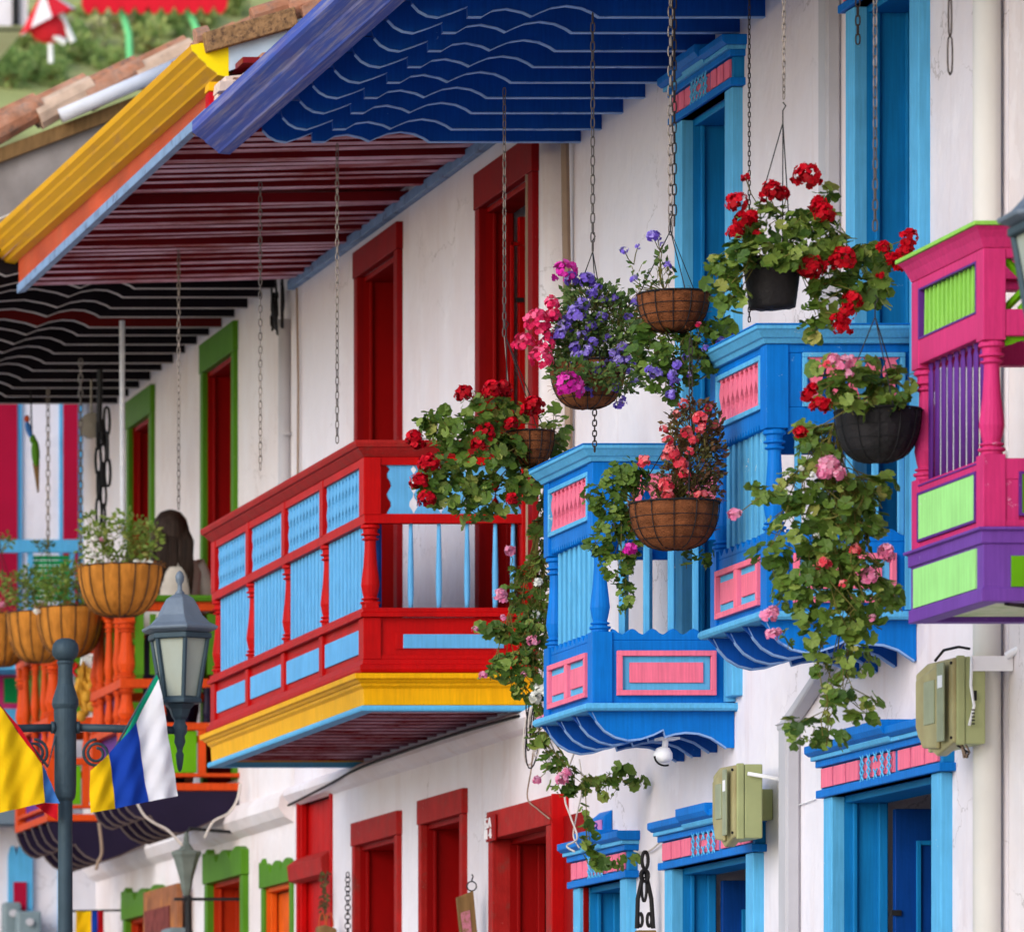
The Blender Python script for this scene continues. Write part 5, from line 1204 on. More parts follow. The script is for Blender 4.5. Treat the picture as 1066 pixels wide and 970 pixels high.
flag_piece([(142,752),(155,834),(121,841),(114,784)], YF-.006, 'fblue', 'blue_stripe', fl)
flag_piece([(114,784),(121,841),(94,846),(94,802)], YF-.004, 'fyellow', 'yellow_stripe', fl)
fl = thing('flag', 'yellow, blue and red flag at the left edge', 'flag', tuple(E(20,845,YF)))
flag_piece([(-30,712),(0,735),(8,844),(-20,850)], YF, 'fyellow', 'yellow_stripe', fl); flag_piece([(0,735),(43,795),(47,835),(8,844)], YF-.002, 'fyellow', 'yellow_stripe', fl, seed=0)
flag_piece([(44,796),(48,802),(62,836),(47,835)], YF+.01, 'fblue2', 'blue_stripe', fl); flag_piece([(36,838),(47,835),(60,837),(60,853)], YF+.02, 'fred', 'red_stripe', fl)
flag_piece([(0,733.5),(22,758.5),(45,795.5),(43,797)], YF+.008, 'fred', 'red_stripe', fl, amp=.002)
b = MB(); b.tube([E(-10,722,YF+.05), E(50,798,YF+.05), E(58,765,YF+.1)], .007, 8); b.build('pole', M['lampp'], fl)
YS = 45.7
fl = thing('flag', 'small yellow, blue and red banner on a black rod low down beside the lamp post', 'flag', tuple(E(94,1000,YS)))
b = MB(); b.tube([E(72,948,YS), E(128,947,YS)], .008, 8); b.build('pole', M['iron'], fl)
flag_piece([(79,948),(95,948),(95,1010),(79,1010)], YS-.01, 'fyellow', 'yellow_stripe', fl, .008); flag_piece([(95,948),(101.5,948),(101.5,1010),(95,1010)], YS-.01, 'fblue', 'blue_stripe', fl, .008); flag_piece([(101.5,948),(108,948),(108,1010),(101.5,1010)], YS-.01, 'fred', 'red_stripe', fl, .008)

# ================================================================== METER BOXES AND SMALL FITTINGS
def meter(label, x0, xm, x1, yt, yb, name='meter_box', mats=('meter','meterg','meterclear'), grp='meter boxes on the walls', conduit=True):
    Xf = 7.73; Y0 = F*Xf/(xm+1000.0); k = Y0/F; XB = (x1+1000)*k; zt = (1250-yt)*k; zb = (1250-yb)*k; Yfar = F*(Xf-.02)/(x0+1000.0); L = Yfar-Y0
    root = thing(name, label, 'meter box', (XW, (Y0+Yfar)/2, zb), grp)
    b = MB(); b.box(Xf+.031, XB, Y0, Yfar, zb+.004, zt); b.box(XB+.001, XW-.001, Yfar-.14, Yfar-.05, zb+.1, zt-.1); b.box(Xf-.004, Xf+.03, Y0-.004, Y0+.02, zb, zt+.004); b.build('case', M[mats[1]], root, bevel=.006)
    b = MB()
    b.prism([(Y0+.004,zb+.01),(Y0+L*.45,zb-.03),(Yfar-.03,zb+.06),(Yfar,zb+.1),(Yfar,zt-.03),(Y0+L*.7,zt-.0),(Y0+.004,zt-.004)], 'x', Xf-.02, Xf+.031)
    b.prism([(Y0+L*.3,zb-.005),(Y0+L*.7,zb+.01),(Yfar-.06,zb+.1),(Yfar-.06,zt-.06),(Y0+L*.3,zt-.02)], 'x', Xf-.04, Xf-.0195)
    b.build('cover', M[mats[0]], root, bevel=.012)
    b = MB(); b.box(Xf-.047, Xf-.0395, Y0+L*.08, Y0+L*.26, zb+.02, zt-.02); b.box(Xf-.0455, Xf-.038, Y0+L*.34, Y0+L*.62, zb+.1, zt-.08); b.build('window', M[mats[2]], root, bevel=.003)
    b = MB(); b.box(Xf-.0490, Xf-.0472, Y0+L*.10, Y0+L*.22, zt-.12, zt-.07); b.build('label_plate', M['white'], root)
    for yy, zz in ((Y0+L*.03, zt-.025), (Y0+L*.03, zb+.03)):
        b = MB(); b.tube([(Xf-.026, yy, zz), (Xf-.019, yy, zz)], .006, 8); b.build('screw', M['iron'], root)
    return root, Y0, Xf, zb, zt
m1, a, bx, zb, zt = meter('olive meter box on the wall over the middle blue door', 742, 768, 794, 795, 873)
q = MB(); q.tube([(bx+.04, a-.02, zt-.045), (XW+.01, a-.02, zt-.075), (XW-.005, a-.005, zt-.1)], .009, 8); q.tube([(XW-.01, a, zb+.13), (XW-.01, a-.5, zb+.15)], .003, 4); q.build('conduit', M['white'], m1, smooth=True)
m2, a, bx, zb, zt = meter('larger olive meter box on the wall over the nearest blue door', 953, 997, 1026, 683, 775)
q = MB(); q.tube([(bx+.05, a-.02, zt-.01), (bx+.045, a-.025, zt-.12), (bx+.06, a-.02, zt-.2), (bx+.04, a-.02, zt-.28)], .006, 8); q.build('cable', M['white'], m2, smooth=True)
q = MB(); q.box(bx+.05, XW-.003, a-.02, a+.0, zt-.06, zt-.0); q.tube([(XW-.03, a-.02, zt+.0), (XW+.02, a-.06, zt+.03)], .016, 8); q.build('conduit', M['white'], m2)
q = MB(); q.tube([(bx-.03, a+.2, zt+.0), (bx-.02, a+.12, zt+.035), (bx+.01, a+.02, zt+.04), (bx+.05, a, zt+.03)], .006, 6); q.box(bx+.058, bx+.068, a-.03, a-.02, zt-.18, zt-.14)
for k in range(5): q.box(bx+.048, bx+.06, a-.031, a-.026, zt-.22-.014*k, zt-.215-.014*k)
q.build('black_cable', M['wire'], m2)
q = MB(); rr = random.Random(2)
for k in range(7): q.tube([(bx+.02+rr.uniform(-.02,.02), a+.02, zb+.0), (bx+.03+rr.uniform(-.02,.02), a+.0, zb-.03), (bx+.04+rr.uniform(-.01,.01), a+.02, zb-.05)], .004, 5, k % 2)
q.build('loose_wires', [M['wirek'], M['wire']], m2)
for (x0, x1, yt, lab) in ((6, 24, 938, 'leftmost grey meter box under the small light blue door frame'), (17, 42, 948, 'grey meter box standing proud at the bottom left corner')):
    A = E(x0, 1100, 49.7); Bq = E(x1, yt, 49.7); dd = .16 if x0 < 10 else .3
    root = thing('meter_box', lab, 'meter box', (A.x, 49.8, A.z), 'grey meter boxes')
    q = MB(); q.box(A.x, Bq.x, 49.94-dd, 49.94, A.z, Bq.z); q.build('case', mat('grey_plastic', C(120,136,142), .4, .15), root, bevel=.02)
    q = MB(); q.prism([((A.x+Bq.x)/2+.03*math.cos(t), Bq.z-.09+.03*math.sin(t)) for t in [2*math.pi*j/16 for j in range(16)]], 'y', 49.94-dd-.03, 49.94-dd-.001); q.build('dial', M['pipe'], root)
A = E(172, 966, 42.5); root = thing('meter_box', 'grey meter box at the bottom edge below the distant grey lantern', 'meter box', (A.x, 42.5, A.z-.3), 'grey meter boxes')
q = MB(); q.box(A.x-.02, A.x+.16, 42.3, 42.6, A.z-.3, A.z); q.build('case', mat('blue_grey_plastic', C(120,136,142), .4, .15), root, bevel=.03)
q = MB(); q.box(A.x+.16, XW-.002, 42.4, 42.5, A.z-.12, A.z-.06); q.build('bracket', M['iron'], root)

# white lamp holder under the lower balconette
c = E(694, 769, 29.4); root = thing('lamp_holder', 'white lamp holder hanging under the lower blue balconette', 'lamp holder', tuple(c))
q = MB(); q.box(c.x-.045, c.x+.045, 29.33, 29.45, c.z-.006, c.z+.006); q.tube([(c.x-.01,29.38,c.z), (c.x-.015,29.38,c.z-.05)], .014, 10); q.build('bracket', M['white'], root, bevel=.002)
q = MB(); q.lathe([(.004,c.z-.115),(.03,c.z-.112),(.044,c.z-.095),(.044,c.z-.07),(.03,c.z-.045),(.012,c.z-.038)], c.x-.025, 29.37, 16); q.build('bulb_housing', M['white'], root, smooth=True)
q = MB(); q.tube([(c.x-.025+.05*math.cos(t), 29.33, c.z-.085+.045*math.sin(t)) for t in [math.pi+1.9*j/8 for j in range(9)]], .005, 6); q.build('ring', M['wire'], root)

# cables
def cable(name, label, pts, m, r=.005, X=None, Y=None, smoothn=6):
    P = [W(p[0], p[1], X) if X else E(p[0], p[1], Y if len(p) < 3 else p[2]) for p in pts]
    out = []
    for i in range(len(P)-1):
        p0 = P[max(0,i-1)]; p1 = P[i]; p2 = P[i+1]; p3 = P[min(len(P)-1,i+2)]
        for k in range(smoothn):
            t = k/smoothn; out.append(.5*((2*p1)+(p2-p0)*t+(2*p0-5*p1+4*p2-p3)*t*t+(3*p1-p0-3*p2+p3)*t**3))
    out.append(P[-1]); b = MB(); b.tube(out, r, 6); o = b.build(name, M[m], smooth=True); recentre(o); return tag(o, label, 'cable')
cable('eave_cable', 'two tone cable running along the yellow cornice', [(-40,252,41.2),(50,215,39.4),(120,178,37.6),(165,152,36.0),(190,141,34.9),(203,139,33.6)], 'wirek', .011)
cable('eave_cable', 'upper pale cable beside the cable along the yellow cornice', [(-40,244,41.2),(50,207,39.4),(120,174,37.6),(170,149,36.0),(195,140,34.8)], 'wirew', .007)
cable('wall_cable', 'pale cable sagging between the two lower blue doors', [(648,876),(662,886),(678,884),(692,870)], 'wirew', .005, X=XW-.02)
cable('wall_cable', 'pale cable hanging down the red door side board', [(600,778),(592,800),(588,830),(594,850),(601,872),(590,880),(598,886)], 'wirew', .005, X=7.70)
cable('wall_cable', 'second pale cable hanging over the corner beside the red door', [(603,790),(606,820),(600,850),(597,870),(603,882)], 'wirew', .004, X=7.72)
cable('wall_cable', 'thin dark cable dropping to the head of the widest red door', [(556,770),(553,800),(549,830),(560,842),(572,852)], 'wirek', .004, X=7.84)
cable('wall_cable', 'grey cord hanging from the farther orange balcony', [(103,856),(106,885),(102,897),(100,905)], 'wirek', .012, Y=43.8)
cable('wall_cable', 'pale cable looping from the nearer orange balcony to the wall on its left', [(143,836),(150,848),(160,856),(175,864),(190,880)], 'wirew', .009, Y=41.2)
cable('wall_cable', 'pale cable looping from the right end of the nearer orange balcony', [(250,815),(247,832),(238,846),(222,855),(213,872)], 'wirew', .009, Y=41.0)
cable('wall_cable', 'black cable along the ledge below the red balcony', [(300,838),(320,828),(345,815),(372,800),(420,782),(480,762),(540,745)], 'wire', .008, X=XW-.08)
q = MB(); rr = random.Random(11)
for k in range(9):
    c = W(555+rr.uniform(-4,8), 757+rr.uniform(-14,12), 7.83); a, b_ = rr.uniform(.05,.12), rr.uniform(.08,.17); tl = rr.uniform(-.4,.4)
    q.tube([(c.x+a*.45*math.cos(t)+tl*b_*.5*math.sin(t), c.y+a*math.cos(t)*.7, c.z+b_*math.sin(t)) for t in [2*math.pi*j/18 for j in range(19)]], .004, 5, k % 3 == 0, cap=False)
o = q.build('cable_coil', [M['wire'], M['wirew']]); recentre(o); tag(o, 'tangled coil of black and pale cable at the near end of the red balcony', 'cable coil')
q = MB(); rr = random.Random(12)
for k in range(8):
    c = W(287+rr.uniform(-6,8), 318+rr.uniform(-10,18), 7.88); a, b_ = rr.uniform(.06,.2), rr.uniform(.08,.2)
    t0 = rr.uniform(0,6); q.tube([(c.x+a*.25*math.cos(t), c.y+a*math.cos(t), c.z+b_*math.sin(t)) for t in [t0+4.4*j/14 for j in range(15)]], .008, 5, cap=False)
o = q.build('cable_coil', M['wire']); recentre(o); tag(o, 'loose dark cable loops under the far end of the maroon eave', 'cable coil')

# round link chain, hanging sign, iron hanger, plaque, bag
hang_chain(362, 908, 985, 7.88, 'short chain of round black rings on the wall beside the low red doors', link=.034, wdt=.034, r=.0036, mt='wire', group=None)
root = thing('hanging_sign', 'worn wooden board with a pink patch hung from a ring between low red doors', 'sign', tuple(W(490,985,7.86)))
c = W(491, 922, 7.86); q = MB(); q.tube([(c.x+.026*math.cos(t), c.y, c.z+.026*math.sin(t)) for t in [2*math.pi*j/16 for j in range(17)]], .004, 6, cap=False); q.tube([c+Vector((0,0,.026)), c+Vector((.008,0,.055)), c+Vector((.0,0,.065))], .004, 5); q.build('ring', M['iron'], root)
yq = c.y
q = MB(); P = [E(475,934,yq), E(492,927,yq), E(499,1000,yq), E(483,1010,yq)]; q.prism([(p.x, p.z) for p in P], 'y', yq-.02, yq+.02); bo = q.build('board', M['wood'], root, bevel=.004)
q = MB(); P = [E(478.5,950,yq), E(488,947,yq), E(492,990,yq), E(484,992,yq)]; q.prism([(p.x, p.z) for p in P], 'y', yq-.024, yq-.0205); q.build('paint_patch', mat('chalky_pink_paint', C(196,120,140), .8, .1, 9, .1, wear=C(128,98,62), wearamt=.6, wscale=40), bo)
q = MB(); c = E(671, 900, 29.6); s = 29.6/F
def loop(b, cx, cy, rx, ry, Y, r=.006, m=0):
    c = E(cx, cy, Y); b.tube([(c.x+rx*Y/F*math.cos(t), Y, c.z+ry*Y/F*math.sin(t)) for t in [2*math.pi*j/18 for j in range(19)]], r, 6, m, cap=False)
yi = F*7.86/1671; loop(q, 671.5, 895, 3.2, 9, yi, .009); loop(q, 671, 911, 4, 6, yi-.02, .009); loop(q, 670.5, 922, 2.6, 16, yi, .007)
q.tube([E(669,912,yi), E(664,935,yi), E(663,966,yi)], .011, 6); q.tube([E(673,912,yi), E(678,935,yi), E(680,966,yi)], .011, 6); loop(q, 666.5, 957, 2.3, 7, yi, .008); loop(q, 676, 957, 2.3, 7, yi, .008)
o = q.build('iron_hanger', M['wire']); recentre(o); tag(o, 'black wrought iron hanger of twisted loops on the wall between two blue doors', 'iron hanger')
q = MB(); A = E(662,968,yi); Bq = E(682,1010,yi); q.box(A.x, Bq.x, yi-.03, yi+.03, Bq.z, A.z); o = q.build('wooden_block', M['wood'], bevel=.006); recentre(o); tag(o, 'small beige block held by the black iron hanger', 'block')
A = E(619, 846, F*7.90/1625); yq = A.y; root = thing('house_plaque', 'small blue and pink house plaque above the leftmost blue door', 'plaque', (XW, yq, (1250-872)*yq/F))
q = MB(); z0, z1 = (1250-873)*yq/F, (1250-846)*yq/F; q.prism([(XW-.002,z0),(XW-.05,z0+.01),(XW-.045,z1-.02),(XW-.002,z1+.015)], 'y', yq-.05, yq+.2); q.build('board', M['blue'], root, bevel=.005)
q = MB(); q.box(XW-.056, XW-.049, yq-.03, yq+.18, z0+.02, z1-.035); pf = q.build('face', mat('lilac_pink_paint', C(206,130,190), .5, .1), root)
q = MB()
for zc, rr_ in ((z0+.045,.014),(z0+.073,.011)): q.tube([(XW-.058, yq+.07+3.2*rr_*math.cos(t), zc+rr_*math.sin(t)) for t in [2*math.pi*j/14 for j in range(15)]], .004, 5, cap=False)
q.build('numeral', M['navy'], pf)
yq = F*7.84/1338; root = thing('straw_bag', 'straw bag with thin handles hanging beside the tall red window', 'bag', tuple(E(339,1000,yq)))
q = MB(); A = E(330,964,yq); Bq = E(349,1005,yq); q.prism([(A.x,A.z),(A.x+.04,A.z+.008),(Bq.x,A.z-.015),(Bq.x+.01,Bq.z),(A.x-.01,Bq.z)], 'y', yq-.05, yq+.05); q.build('pouch', M['wood'], root, bevel=.01)
q = MB()
for dx, dy in ((332,-.03),(340,.03)):
    a = E(dx,964,yq+dy); q.tube([(a.x+.02*(1-math.cos(t)), yq+dy, a.z+.085*math.sin(t)) for t in [math.pi*j/10 for j in range(11)]], .0045, 5)
q.build('handle', M['orangef'], root)
q = MB(); rr = random.Random(8)
for k in range(60):
    p = W(rr.uniform(334,341), rr.uniform(905,955), XW-.06+rr.uniform(-.03,.02)); q.tint = rr.random(); add_small_leaf(q, p, Vector((rr.uniform(-1,1),rr.uniform(-1,1),-1)), .035, Vector((0,-1,.3)))
q.tube([W(341,906,XW-.05), W(337,925,XW-.07), W(338,956,XW-.06)], .005, 5)
o = q.build('dried_vine', M['leafred']); recentre(o); tag(o, 'dried brown vine hanging over the straw bag', 'dried plant')

# notice board, distant lantern
yq0, yq1 = yw(187, 7.85), yw(152, 7.85); root = thing('notice_board', 'brown wooden notice board beside the farthest green edged door', 'notice board', (7.85,(yq0+yq1)/2,1.5))
q = MB(); q.box(7.83, 7.87, yq0, yq1, 1.5, 2.19); q.build('board', mat('brown_board', C(150,96,66), .7, .3, 6, .3, wear=C(190,120,60), wearamt=.5, wscale=4), root, bevel=.005)
q = MB(); q.box(7.82, 7.829, yq0+.25, yq1-.1, 1.5, 2.05); q.build('poster', mat('faded_poster', C(120,60,56), .8, .4, 12, .1), root)
c = E(194, 905, 41.3); root = thing('wall_lantern', 'small distant grey lantern below the nearer orange balcony', 'lantern', (c.x, 41.3, c.z-.4))
q = MB(); Zq = lambda y: (1250-y)/F*41.3
q.lathe([(.02,Zq(932)),(.035,Zq(925)),(.045,Zq(915)),(.085,Zq(893)),(.10,Zq(889)),(.10,Zq(886)),(.05,Zq(884)),(.02,Zq(876)),(.015,Zq(866))], c.x, 41.3, 6); q.build('lantern_body', mat('dull_green_grey_glass', C(104,112,106), .4, .25, 12), root, bevel=.004)
q = MB(); q.tube([(c.x+.01,41.3,Zq(932)), (c.x+.02,41.3,Zq(1010))], .022, 8); q.box(c.x-.08, XW, 41.28, 41.32, Zq(937), Zq(934)); q.tube([(c.x,41.3,Zq(868)), (c.x+.02,41.3,Zq(862)), (XW,41.35,Zq(866))], .012, 6); q.build('bracket', M['iron'], root)

# hanging parrots and carved figure
def ellips(b, c, rx, ry, rz, m=0, n=10, lean=0):
    rings = []
    for i in range(1, 8):
        ph = math.pi*i/8-math.pi/2; z = math.sin(ph)*rz; r = math.cos(ph)
        rings.append([b.av((c[0]+lean*z+rx*r*math.cos(2*math.pi*j/n), c[1]+ry*r*math.sin(2*math.pi*j/n), c[2]+z)) for j in range(n)])
    lo = b.av((c[0]-lean*rz, c[1], c[2]-rz)); hi = b.av((c[0]+lean*rz, c[1], c[2]+rz))
    for k in range(6):
        for j in range(n): b.face((rings[k][j], rings[k][(j+1)%n], rings[k+1][(j+1)%n], rings[k+1][j]), m)
    for j in range(n): b.face((lo, rings[0][(j+1)%n], rings[0][j]), m); b.face((hi, rings[-1][j], rings[-1][(j+1)%n]), m)
YP = 44.6; k = YP/F
c = E(36, 475, YP); root = thing('parrot_ornament', 'hanging ornament of painted parrots, blue above green, under the black eave', 'ornament', tuple(E(39,513,YP)))
q = MB(); ellips(q, E(30,447,YP), 3.4*k, .03, 9*k, 0, lean=-.25); ellips(q, E(28,436,YP), 3*k, .025, 4*k, 1); q.build('blue_parrot', [M['fblue2'], M['orangef']], root, smooth=True)
q = MB(); ellips(q, E(37,471,YP), 4.5*k, .04, 15*k, 0, lean=-.05); ellips(q, E(34,457,YP), 3.2*k, .03, 5*k, 0); q.prism([(E(34,482,YP).x, E(34,482,YP).z), (E(41,480,YP).x, E(41,480,YP).z), (E(40.5,512,YP).x, E(40.5,512,YP).z), (E(39,513,YP).x, E(39,513,YP).z)], 'y', YP-.006, YP+.006, 1); q.build('green_parrot', [M['green'], M['wood']], root, smooth=True)
q = MB(); q.tube([E(32,405,YP), E(33,455,YP)], .006, 5); q.build('cord', M['wire'], root)
YG = 42.9; k = YG/F
root = thing('carved_figure', 'gilded carved figure with white strands hanging between the two orange balconies', 'carved figure', tuple(E(92,756,YG)))
q = MB(); rr = random.Random(21)
for i in range(9):
    x = 81+i*2.1; y0 = 692+rr.uniform(-4,8); y1 = 752-abs(i-4)*3-rr.uniform(0,8)
    pts = [E(x+2.2*math.sin(j*.9+i), y0+(y1-y0)*j/8, YG+rr.uniform(-.01,.01)) for j in range(9)]; q.tube(pts, [.008]+[.016]*7+[.008], 7)
for i in range(5): ellips(q, E(86+rr.uniform(-2,12), 705+i*10, YG-.02), .035, .025, .04)
q.build('gilded_body', mat('gilded_wood', C(198,146,48), .45, .3, 20, .3, dirt=C(140,90,30), dirtamt=.6, dscale=(9,9,9)), root, smooth=True)
q = MB()
for i in range(7):
    x = 84+i*3; q.tube([E(x+2,682,YG+.03), E(x-1.5+rr.uniform(-1,2),702,YG+.02), E(x+2,722,YG+.03), E(x+3,745,YG+.03)], .008, 5)
q.build('white_strands', M['white'], root)
q = MB(); pts = [E(78+2*math.sin(j*1.1), 690+j*2, YG-.02) for j in range(8)]; q.tube(pts, .01, 5); q.build('red_ribbon', M['fred'], root)
q = MB(); q.tube([E(92,684,YG+.02), E(92,640,YG+.1)], .006, 5); q.build('cord', M['wirew'], root)

# ================================================================== PERSON on the nearer orange balcony, seen from behind
px, py_, fz = E(178, 560, 42.05).x, 42.05, 2.75
root = thing('person', 'person with long dark hair and a pale top standing on the nearer orange balcony', 'person', (px, py_, fz))
top = (1250-531)/F*py_; Hh = top-fz; s = Hh/1.70
me = bpy.data.meshes.new('body'); V = []; Ed = []; Rd = []
def jv(x, y, z, r, par=None):
    V.append((x*s, y*s, z*s)); Rd.append(r*s); 
    if par is not None: Ed.append((par, len(V)-1))
    return len(V)-1
pel = jv(0,0,.92,.135); wai = jv(0,.0,1.08,.11,pel); che = jv(0,-.01,1.28,.13,wai); nk = jv(0,0,1.42,.055,che); hd0 = jv(0,.01,1.50,.065,nk); hd = jv(0,.02,1.58,.088,hd0); hdt = jv(0,.01,1.66,.06,hd)
for sg in (-1, 1):
    sh = jv(sg*.15,0,1.37,.055,che); el = jv(sg*.22,.06,1.12,.038,sh); wr = jv(sg*.13,.24,1.02,.026,el); hn = jv(sg*.10,.30,1.02,.024,wr)
    for q_ in range(4): 
        f1 = jv(sg*(.085+.014*q_), .345, 1.025, .0085, hn); jv(sg*(.085+.014*q_), .375, 1.01, .007, f1)
    t1 = jv(sg*.065,.32,1.03,.0095,hn); jv(sg*.05,.35,1.03,.008,t1)
    hp_ = jv(sg*.09,0,.84,.088,pel); kn = jv(sg*.10,.02,.48,.058,hp_); an = jv(sg*.10,-.01,.09,.04,kn); jv(sg*.11,.13,.03,.035,an)
me.from_pydata(V, Ed, []); body = bpy.data.objects.new('body', me); col.objects.link(body); body.parent = root; me.materials.append(M['skin'])
sk = body.modifiers.new('skin', 'SKIN'); ly = me.skin_vertices[0]
for i, r in enumerate(Rd): ly.data[i].radius = (r, r); ly.data[i].use_root = (i == 0)
ss = body.modifiers.new('sub', 'SUBSURF'); ss.levels = 2; ss.render_levels = 2
body.data.update()
b = MB()
def lz(prof, ox, oy, m, sx=1, sy=.7):
    b.lathe([(r*s, fz+z*s) for r, z in prof], px+ox*s, py_+oy*s, 18, m, sx, sy)
lz([(.155,.95),(.165,1.0),(.15,1.1),(.165,1.22),(.178,1.32),(.16,1.38),(.08,1.43),(.065,1.44)], 0, 0, 0, 1.05, .85)
for sg in (-1, 1): b.tube([(px+sg*.13*s, py_, fz+1.37*s), (px+sg*.20*s, py_+.03*s, fz+1.25*s), (px+sg*.225*s, py_+.07*s, fz+1.10*s)], [.075*s,.068*s,.062*s], 12)
b.build('blouse', M['blouse'], root, smooth=True)
b = MB(); lz([(.02,.05),(.08,.06),(.17,.5),(.165,.9),(.15,.98)], 0, 0, 0, 1.0, .8); b.build('skirt', M['corbelp'], root, smooth=True)
b = MB(); rings = []
for i, (z, rx, ry) in enumerate(((1.16,.07,.03),(1.18,.10,.05),(1.28,.118,.075),(1.40,.122,.085),(1.5,.118,.10),(1.58,.112,.115),(1.64,.095,.105),(1.685,.06,.07),(1.70,.015,.02))):
    rings.append([b.av((px-.01*s+rx*s*math.cos(2*math.pi*j/24)*(1+.03*math.sin(j*5+i)), py_-(.055-(.03 if z > 1.45 else 0))*s+ry*s*math.sin(2*math.pi*j/24)*(1+.04*math.sin(j*7)), fz+z*s)) for j in range(24)])
for i in range(len(rings)-1):
    for j in range(24): b.face((rings[i][j], rings[i][(j+1)%24], rings[i+1][(j+1)%24], rings[i+1][j]))
b.face(rings[0][::-1]); b.face(rings[-1])
rr = random.Random(4)
for k in range(150):
    a = rr.uniform(math.pi*.9, math.pi*2.1); x = px-.01*s+.12*s*math.cos(a)*rr.uniform(.5,1.0)
    b.tube([(px+.06*s*math.cos(a), py_-.08*s, fz+1.64*s), (x, py_-.14*s, fz+1.5*s), (x*1.0+rr.uniform(-.01,.01), py_-.14*s, fz+1.32*s), (x+rr.uniform(-.012,.012), py_-.10*s, fz+rr.uniform(1.10,1.2)*s)], [.003,.0045,.004,.001], 4)
b.build('hair', M['hair'], root, smooth=True)

# ================================================================== HILLSIDE THINGS
bs = random.Random(31)
def bush(X, Y, r, label, tr):
    z = hz(X, Y); root = thing('bush', label, 'bush', (X, Y, z), 'bushes on the hillside')
    b = MB()
    for cl in range(7):
        c = Vector((X+bs.uniform(-.7,.7)*r, Y+bs.uniform(-.7,.7)*r, z+bs.uniform(.3,1.0)*r)); cr = r*bs.uniform(.35,.65)
        for k in range(80):
            d = Vector((bs.gauss(0,1), bs.gauss(0,1), bs.gauss(0,1))).normalized(); b.tint = max(0, min(1, bs.gauss(tr, .2)))
            p = c+d*cr*bs.uniform(.75,1.08); add_small_leaf(b, p, d+Vector((bs.uniform(-.6,.6),bs.uniform(-.6,.6),.3)), bs.uniform(.07,.16), Vector((bs.uniform(-1,1),-1,.8)))
    b.build('foliage', M['leafbush'], root)
    s_ = MB(); s_.tube([(X,Y,z-.3),(X+.1*r,Y,z+.6*r)], .08, 6); s_.build('stem', M['wood'], root)
names = {.1:'dark green', .3:'mid green', .5:'yellow green', .75:'brownish green'}
rows = [(24, .30, 'top'), (40, .34, 'second'), (56, .36, 'third'), (76, .42, 'fourth'), (98, .46, 'lowest')]
cols = [(2,'at the left edge'),(28,'below the white hut'),(56,'below the parasol'),(84,'under the red canopy end'),(112,'left of the left green post'),(146,'right of the left green post'),(176,'midway between green posts'),(212,'right of the right green post'),(244,'above the yellow cornice end'),(276,'above the clay tiles')]
for ri, (y0, r, rn) in enumerate(rows):
    for ci, (x0, cn) in enumerate(cols):
        if y0+ (x0*.36) > 122 or (y0 < 30 and x0 < 75): continue
        if bs.random() < .12: continue
        x = x0+bs.uniform(-9,9); y = y0+bs.uniform(-5,5); t = (1250-y)/F; Yb_ = 62
        while Yb_ < 122 and hz((x+1000)/F*Yb_, Yb_) < t*Yb_: Yb_ += .5
        tr = bs.choice((.1,.3,.5,.75)) if y0 < 70 else bs.choice((.1,.3))
        bush((x+1000)/F*Yb_, Yb_, r*bs.uniform(.65,1.0), '%s bush, %s row of the hillside, %s' % (names[tr], rn, cn), tr)
YK = 92.0; k = YK/F
root = thing('market_stall', 'blurred stall with a red scalloped canopy and pale green posts on the hillside', 'stall', tuple(E(160,50,YK)))
q = MB(); pts = []; x = 85
A = E(85,0,YK); Bq = E(236,0,YK); n = 11; w = (Bq.x-A.x)/n; prof = [(A.x, A.z+.6), (A.x, A.z-.1)]
for i in range(n):
    for j in range(1,6): t = j/6; prof.append((A.x+(i+t)*w, A.z-.1-.12*math.sin(math.pi*t)))
    prof.append((A.x+(i+1)*w, A.z-.1))
prof.append((Bq.x, A.z+.6)); q.prism(prof, 'y', YK-.06, YK); q.prism([(YK-.06, A.z+.6),(YK+3, A.z+1.4),(YK+3, A.z+1.34),(YK-.06, A.z+.54)], 'x', A.x, Bq.x); q.build('canopy', mat('red_canopy', C(214,24,44), .6, .1), root)
for (xa, xb) in ((124,134),(192,207)):
    q = MB(); q.tube([E(xa,2,YK+.1), E(xb,36,YK+.1), E(xb+1,62,YK+.1)], .05, 8); q.build('post', mat('pale_green_paint', C(120,220,150), .5, .05), root)
root = thing('white_kiosk', 'blurred white hut wall with dark window bars at the top left corner', 'hut', tuple(E(15,40,YK+1)))
q = MB(); A = E(-60,27,YK+1); Bq = E(29,-60,YK+1); q.box(A.x, Bq.x, YK+1, YK+4, A.z, Bq.z); q.build('wall', M['wall'], root)
q = MB(); c = E(17,0,YK+.9); q.box(c.x-.05, c.x+.05, YK+.93, YK+.99, A.z, Bq.z); q.box(A.x, Bq.x, YK+.92, YK+.98, E(0,20,YK).z, E(0,18,YK).z); q.build('window_bar', M['iron'], root)
root = thing('parasol', 'blurred red and white parasol on the hillside beside the white hut', 'parasol', tuple(E(55,60,YK-.5)))
q = MB(); c = E(50,16,YK-.5); R0 = .38
for i in range(8):
    a0, a1 = 2*math.pi*i/8, 2*math.pi*(i+1)/8
    q.poly([(c.x-.1,YK-.7,c.z+.34), (c.x+R0*math.cos(a0)*1.1, YK-.5+R0*math.sin(a0), c.z-.1+.2*math.cos(a0)), (c.x+R0*math.cos(a1)*1.1, YK-.5+R0*math.sin(a1), c.z-.1+.2*math.cos(a1))], i % 2)
ellips(q, E(52,30,YK-.5), .3, .2, .22, 0)
q.build('canopy', [mat('red_fabric', C(214,40,54), .6, .1), M['fwhite']], root)
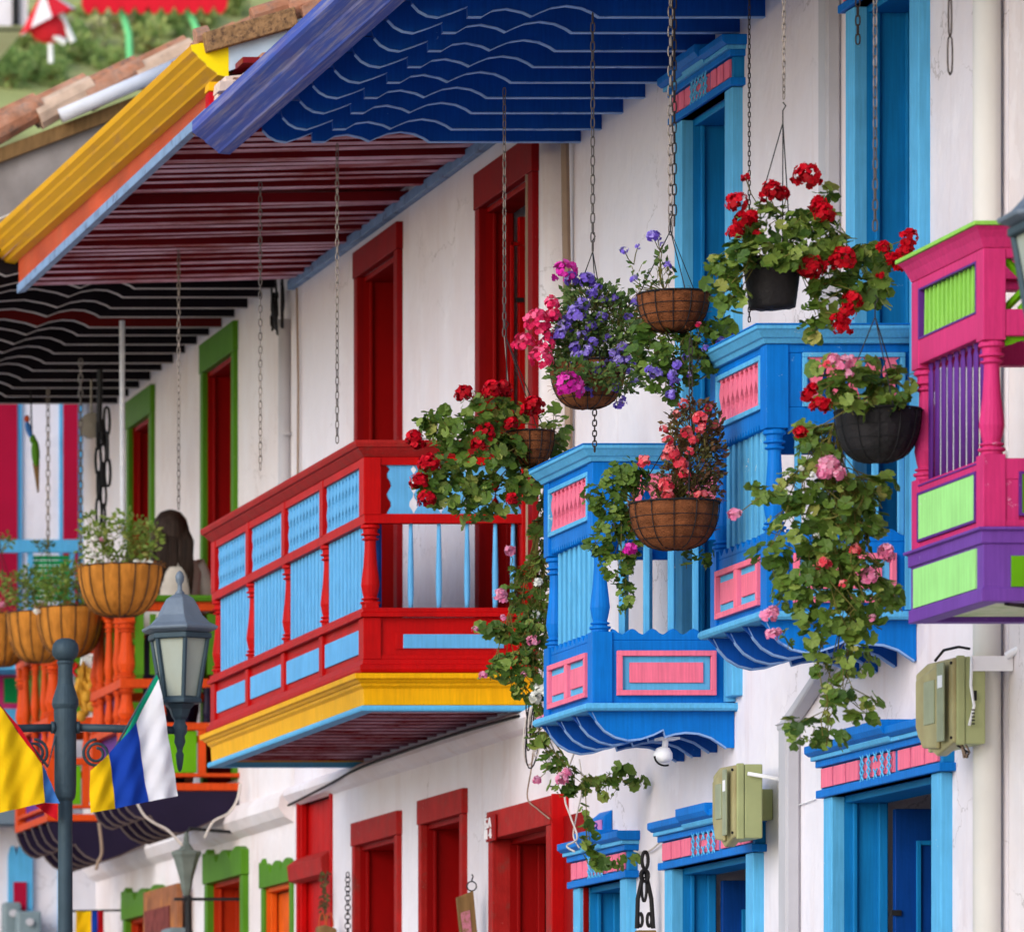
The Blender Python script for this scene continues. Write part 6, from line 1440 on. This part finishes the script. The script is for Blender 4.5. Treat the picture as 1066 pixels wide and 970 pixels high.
q = MB(); q.tube([E(42,30,YK-.6), E(68,45,YK-.6)], .05, 6); q.tube([E(60,8,YK-.6), E(76,44,YK-.6)], .05, 6); q.tube([E(52,20,YK-.5), E(53,66,YK-.5)], .04, 6); q.build('pole', M['white'], root)
# ================================================================== CAMERA, LIGHT, RENDER
sc = bpy.context.scene
cd = bpy.data.cameras.new('camera'); cam = bpy.data.objects.new('camera', cd); col.objects.link(cam)
cam.location = (0, 0, 0); cam.rotation_euler = (R(90), 0, 0)
cd.sensor_width = 36; cd.sensor_fit = 'HORIZONTAL'; cd.lens = 36*F/1066
cd.shift_x = 1533/1066; cd.shift_y = 765/1066
cd.clip_end = 2000; cd.clip_start = .5
cd.dof.use_dof = True; cd.dof.focus_distance = 28.5; cd.dof.aperture_fstop = 5.6
sc.camera = cam
w = bpy.data.worlds.new('World'); sc.world = w; w.use_nodes = True
N = w.node_tree.nodes; L = w.node_tree.links
sky = N.new('ShaderNodeTexSky'); sky.sky_type = 'NISHITA'; sky.sun_disc = False
SUN_EL, SUN_AZ = 25, -129      # azimuth clockwise from +Y
sky.sun_elevation = R(SUN_EL); sky.sun_rotation = R(SUN_AZ); sky.air_density = 1.0; sky.dust_density = .8; sky.ozone_density = 1.0
hs = N.new('ShaderNodeHueSaturation'); hs.inputs['Saturation'].default_value = .9
L.new(sky.outputs[0], hs.inputs['Color']); L.new(hs.outputs[0], N['Background'].inputs['Color'])
N['Background'].inputs['Strength'].default_value = .15
sd = bpy.data.lights.new('sun', 'SUN'); sd.energy = .7; sd.angle = R(35); sd.color = (1, .98, .97)
so = bpy.data.objects.new('sun', sd); col.objects.link(so)
d = Vector((math.sin(R(SUN_AZ))*math.cos(R(SUN_EL)), math.cos(R(SUN_AZ))*math.cos(R(SUN_EL)), math.sin(R(SUN_EL))))
so.rotation_euler = (-d).to_track_quat('-Z', 'Y').to_euler(); so.location = (0, 0, 30)
sc.view_settings.view_transform = 'Standard'; sc.view_settings.look = 'None'; sc.view_settings.gamma = 1
sc.view_settings.exposure = 0.9
sc.render.engine = 'CYCLES'
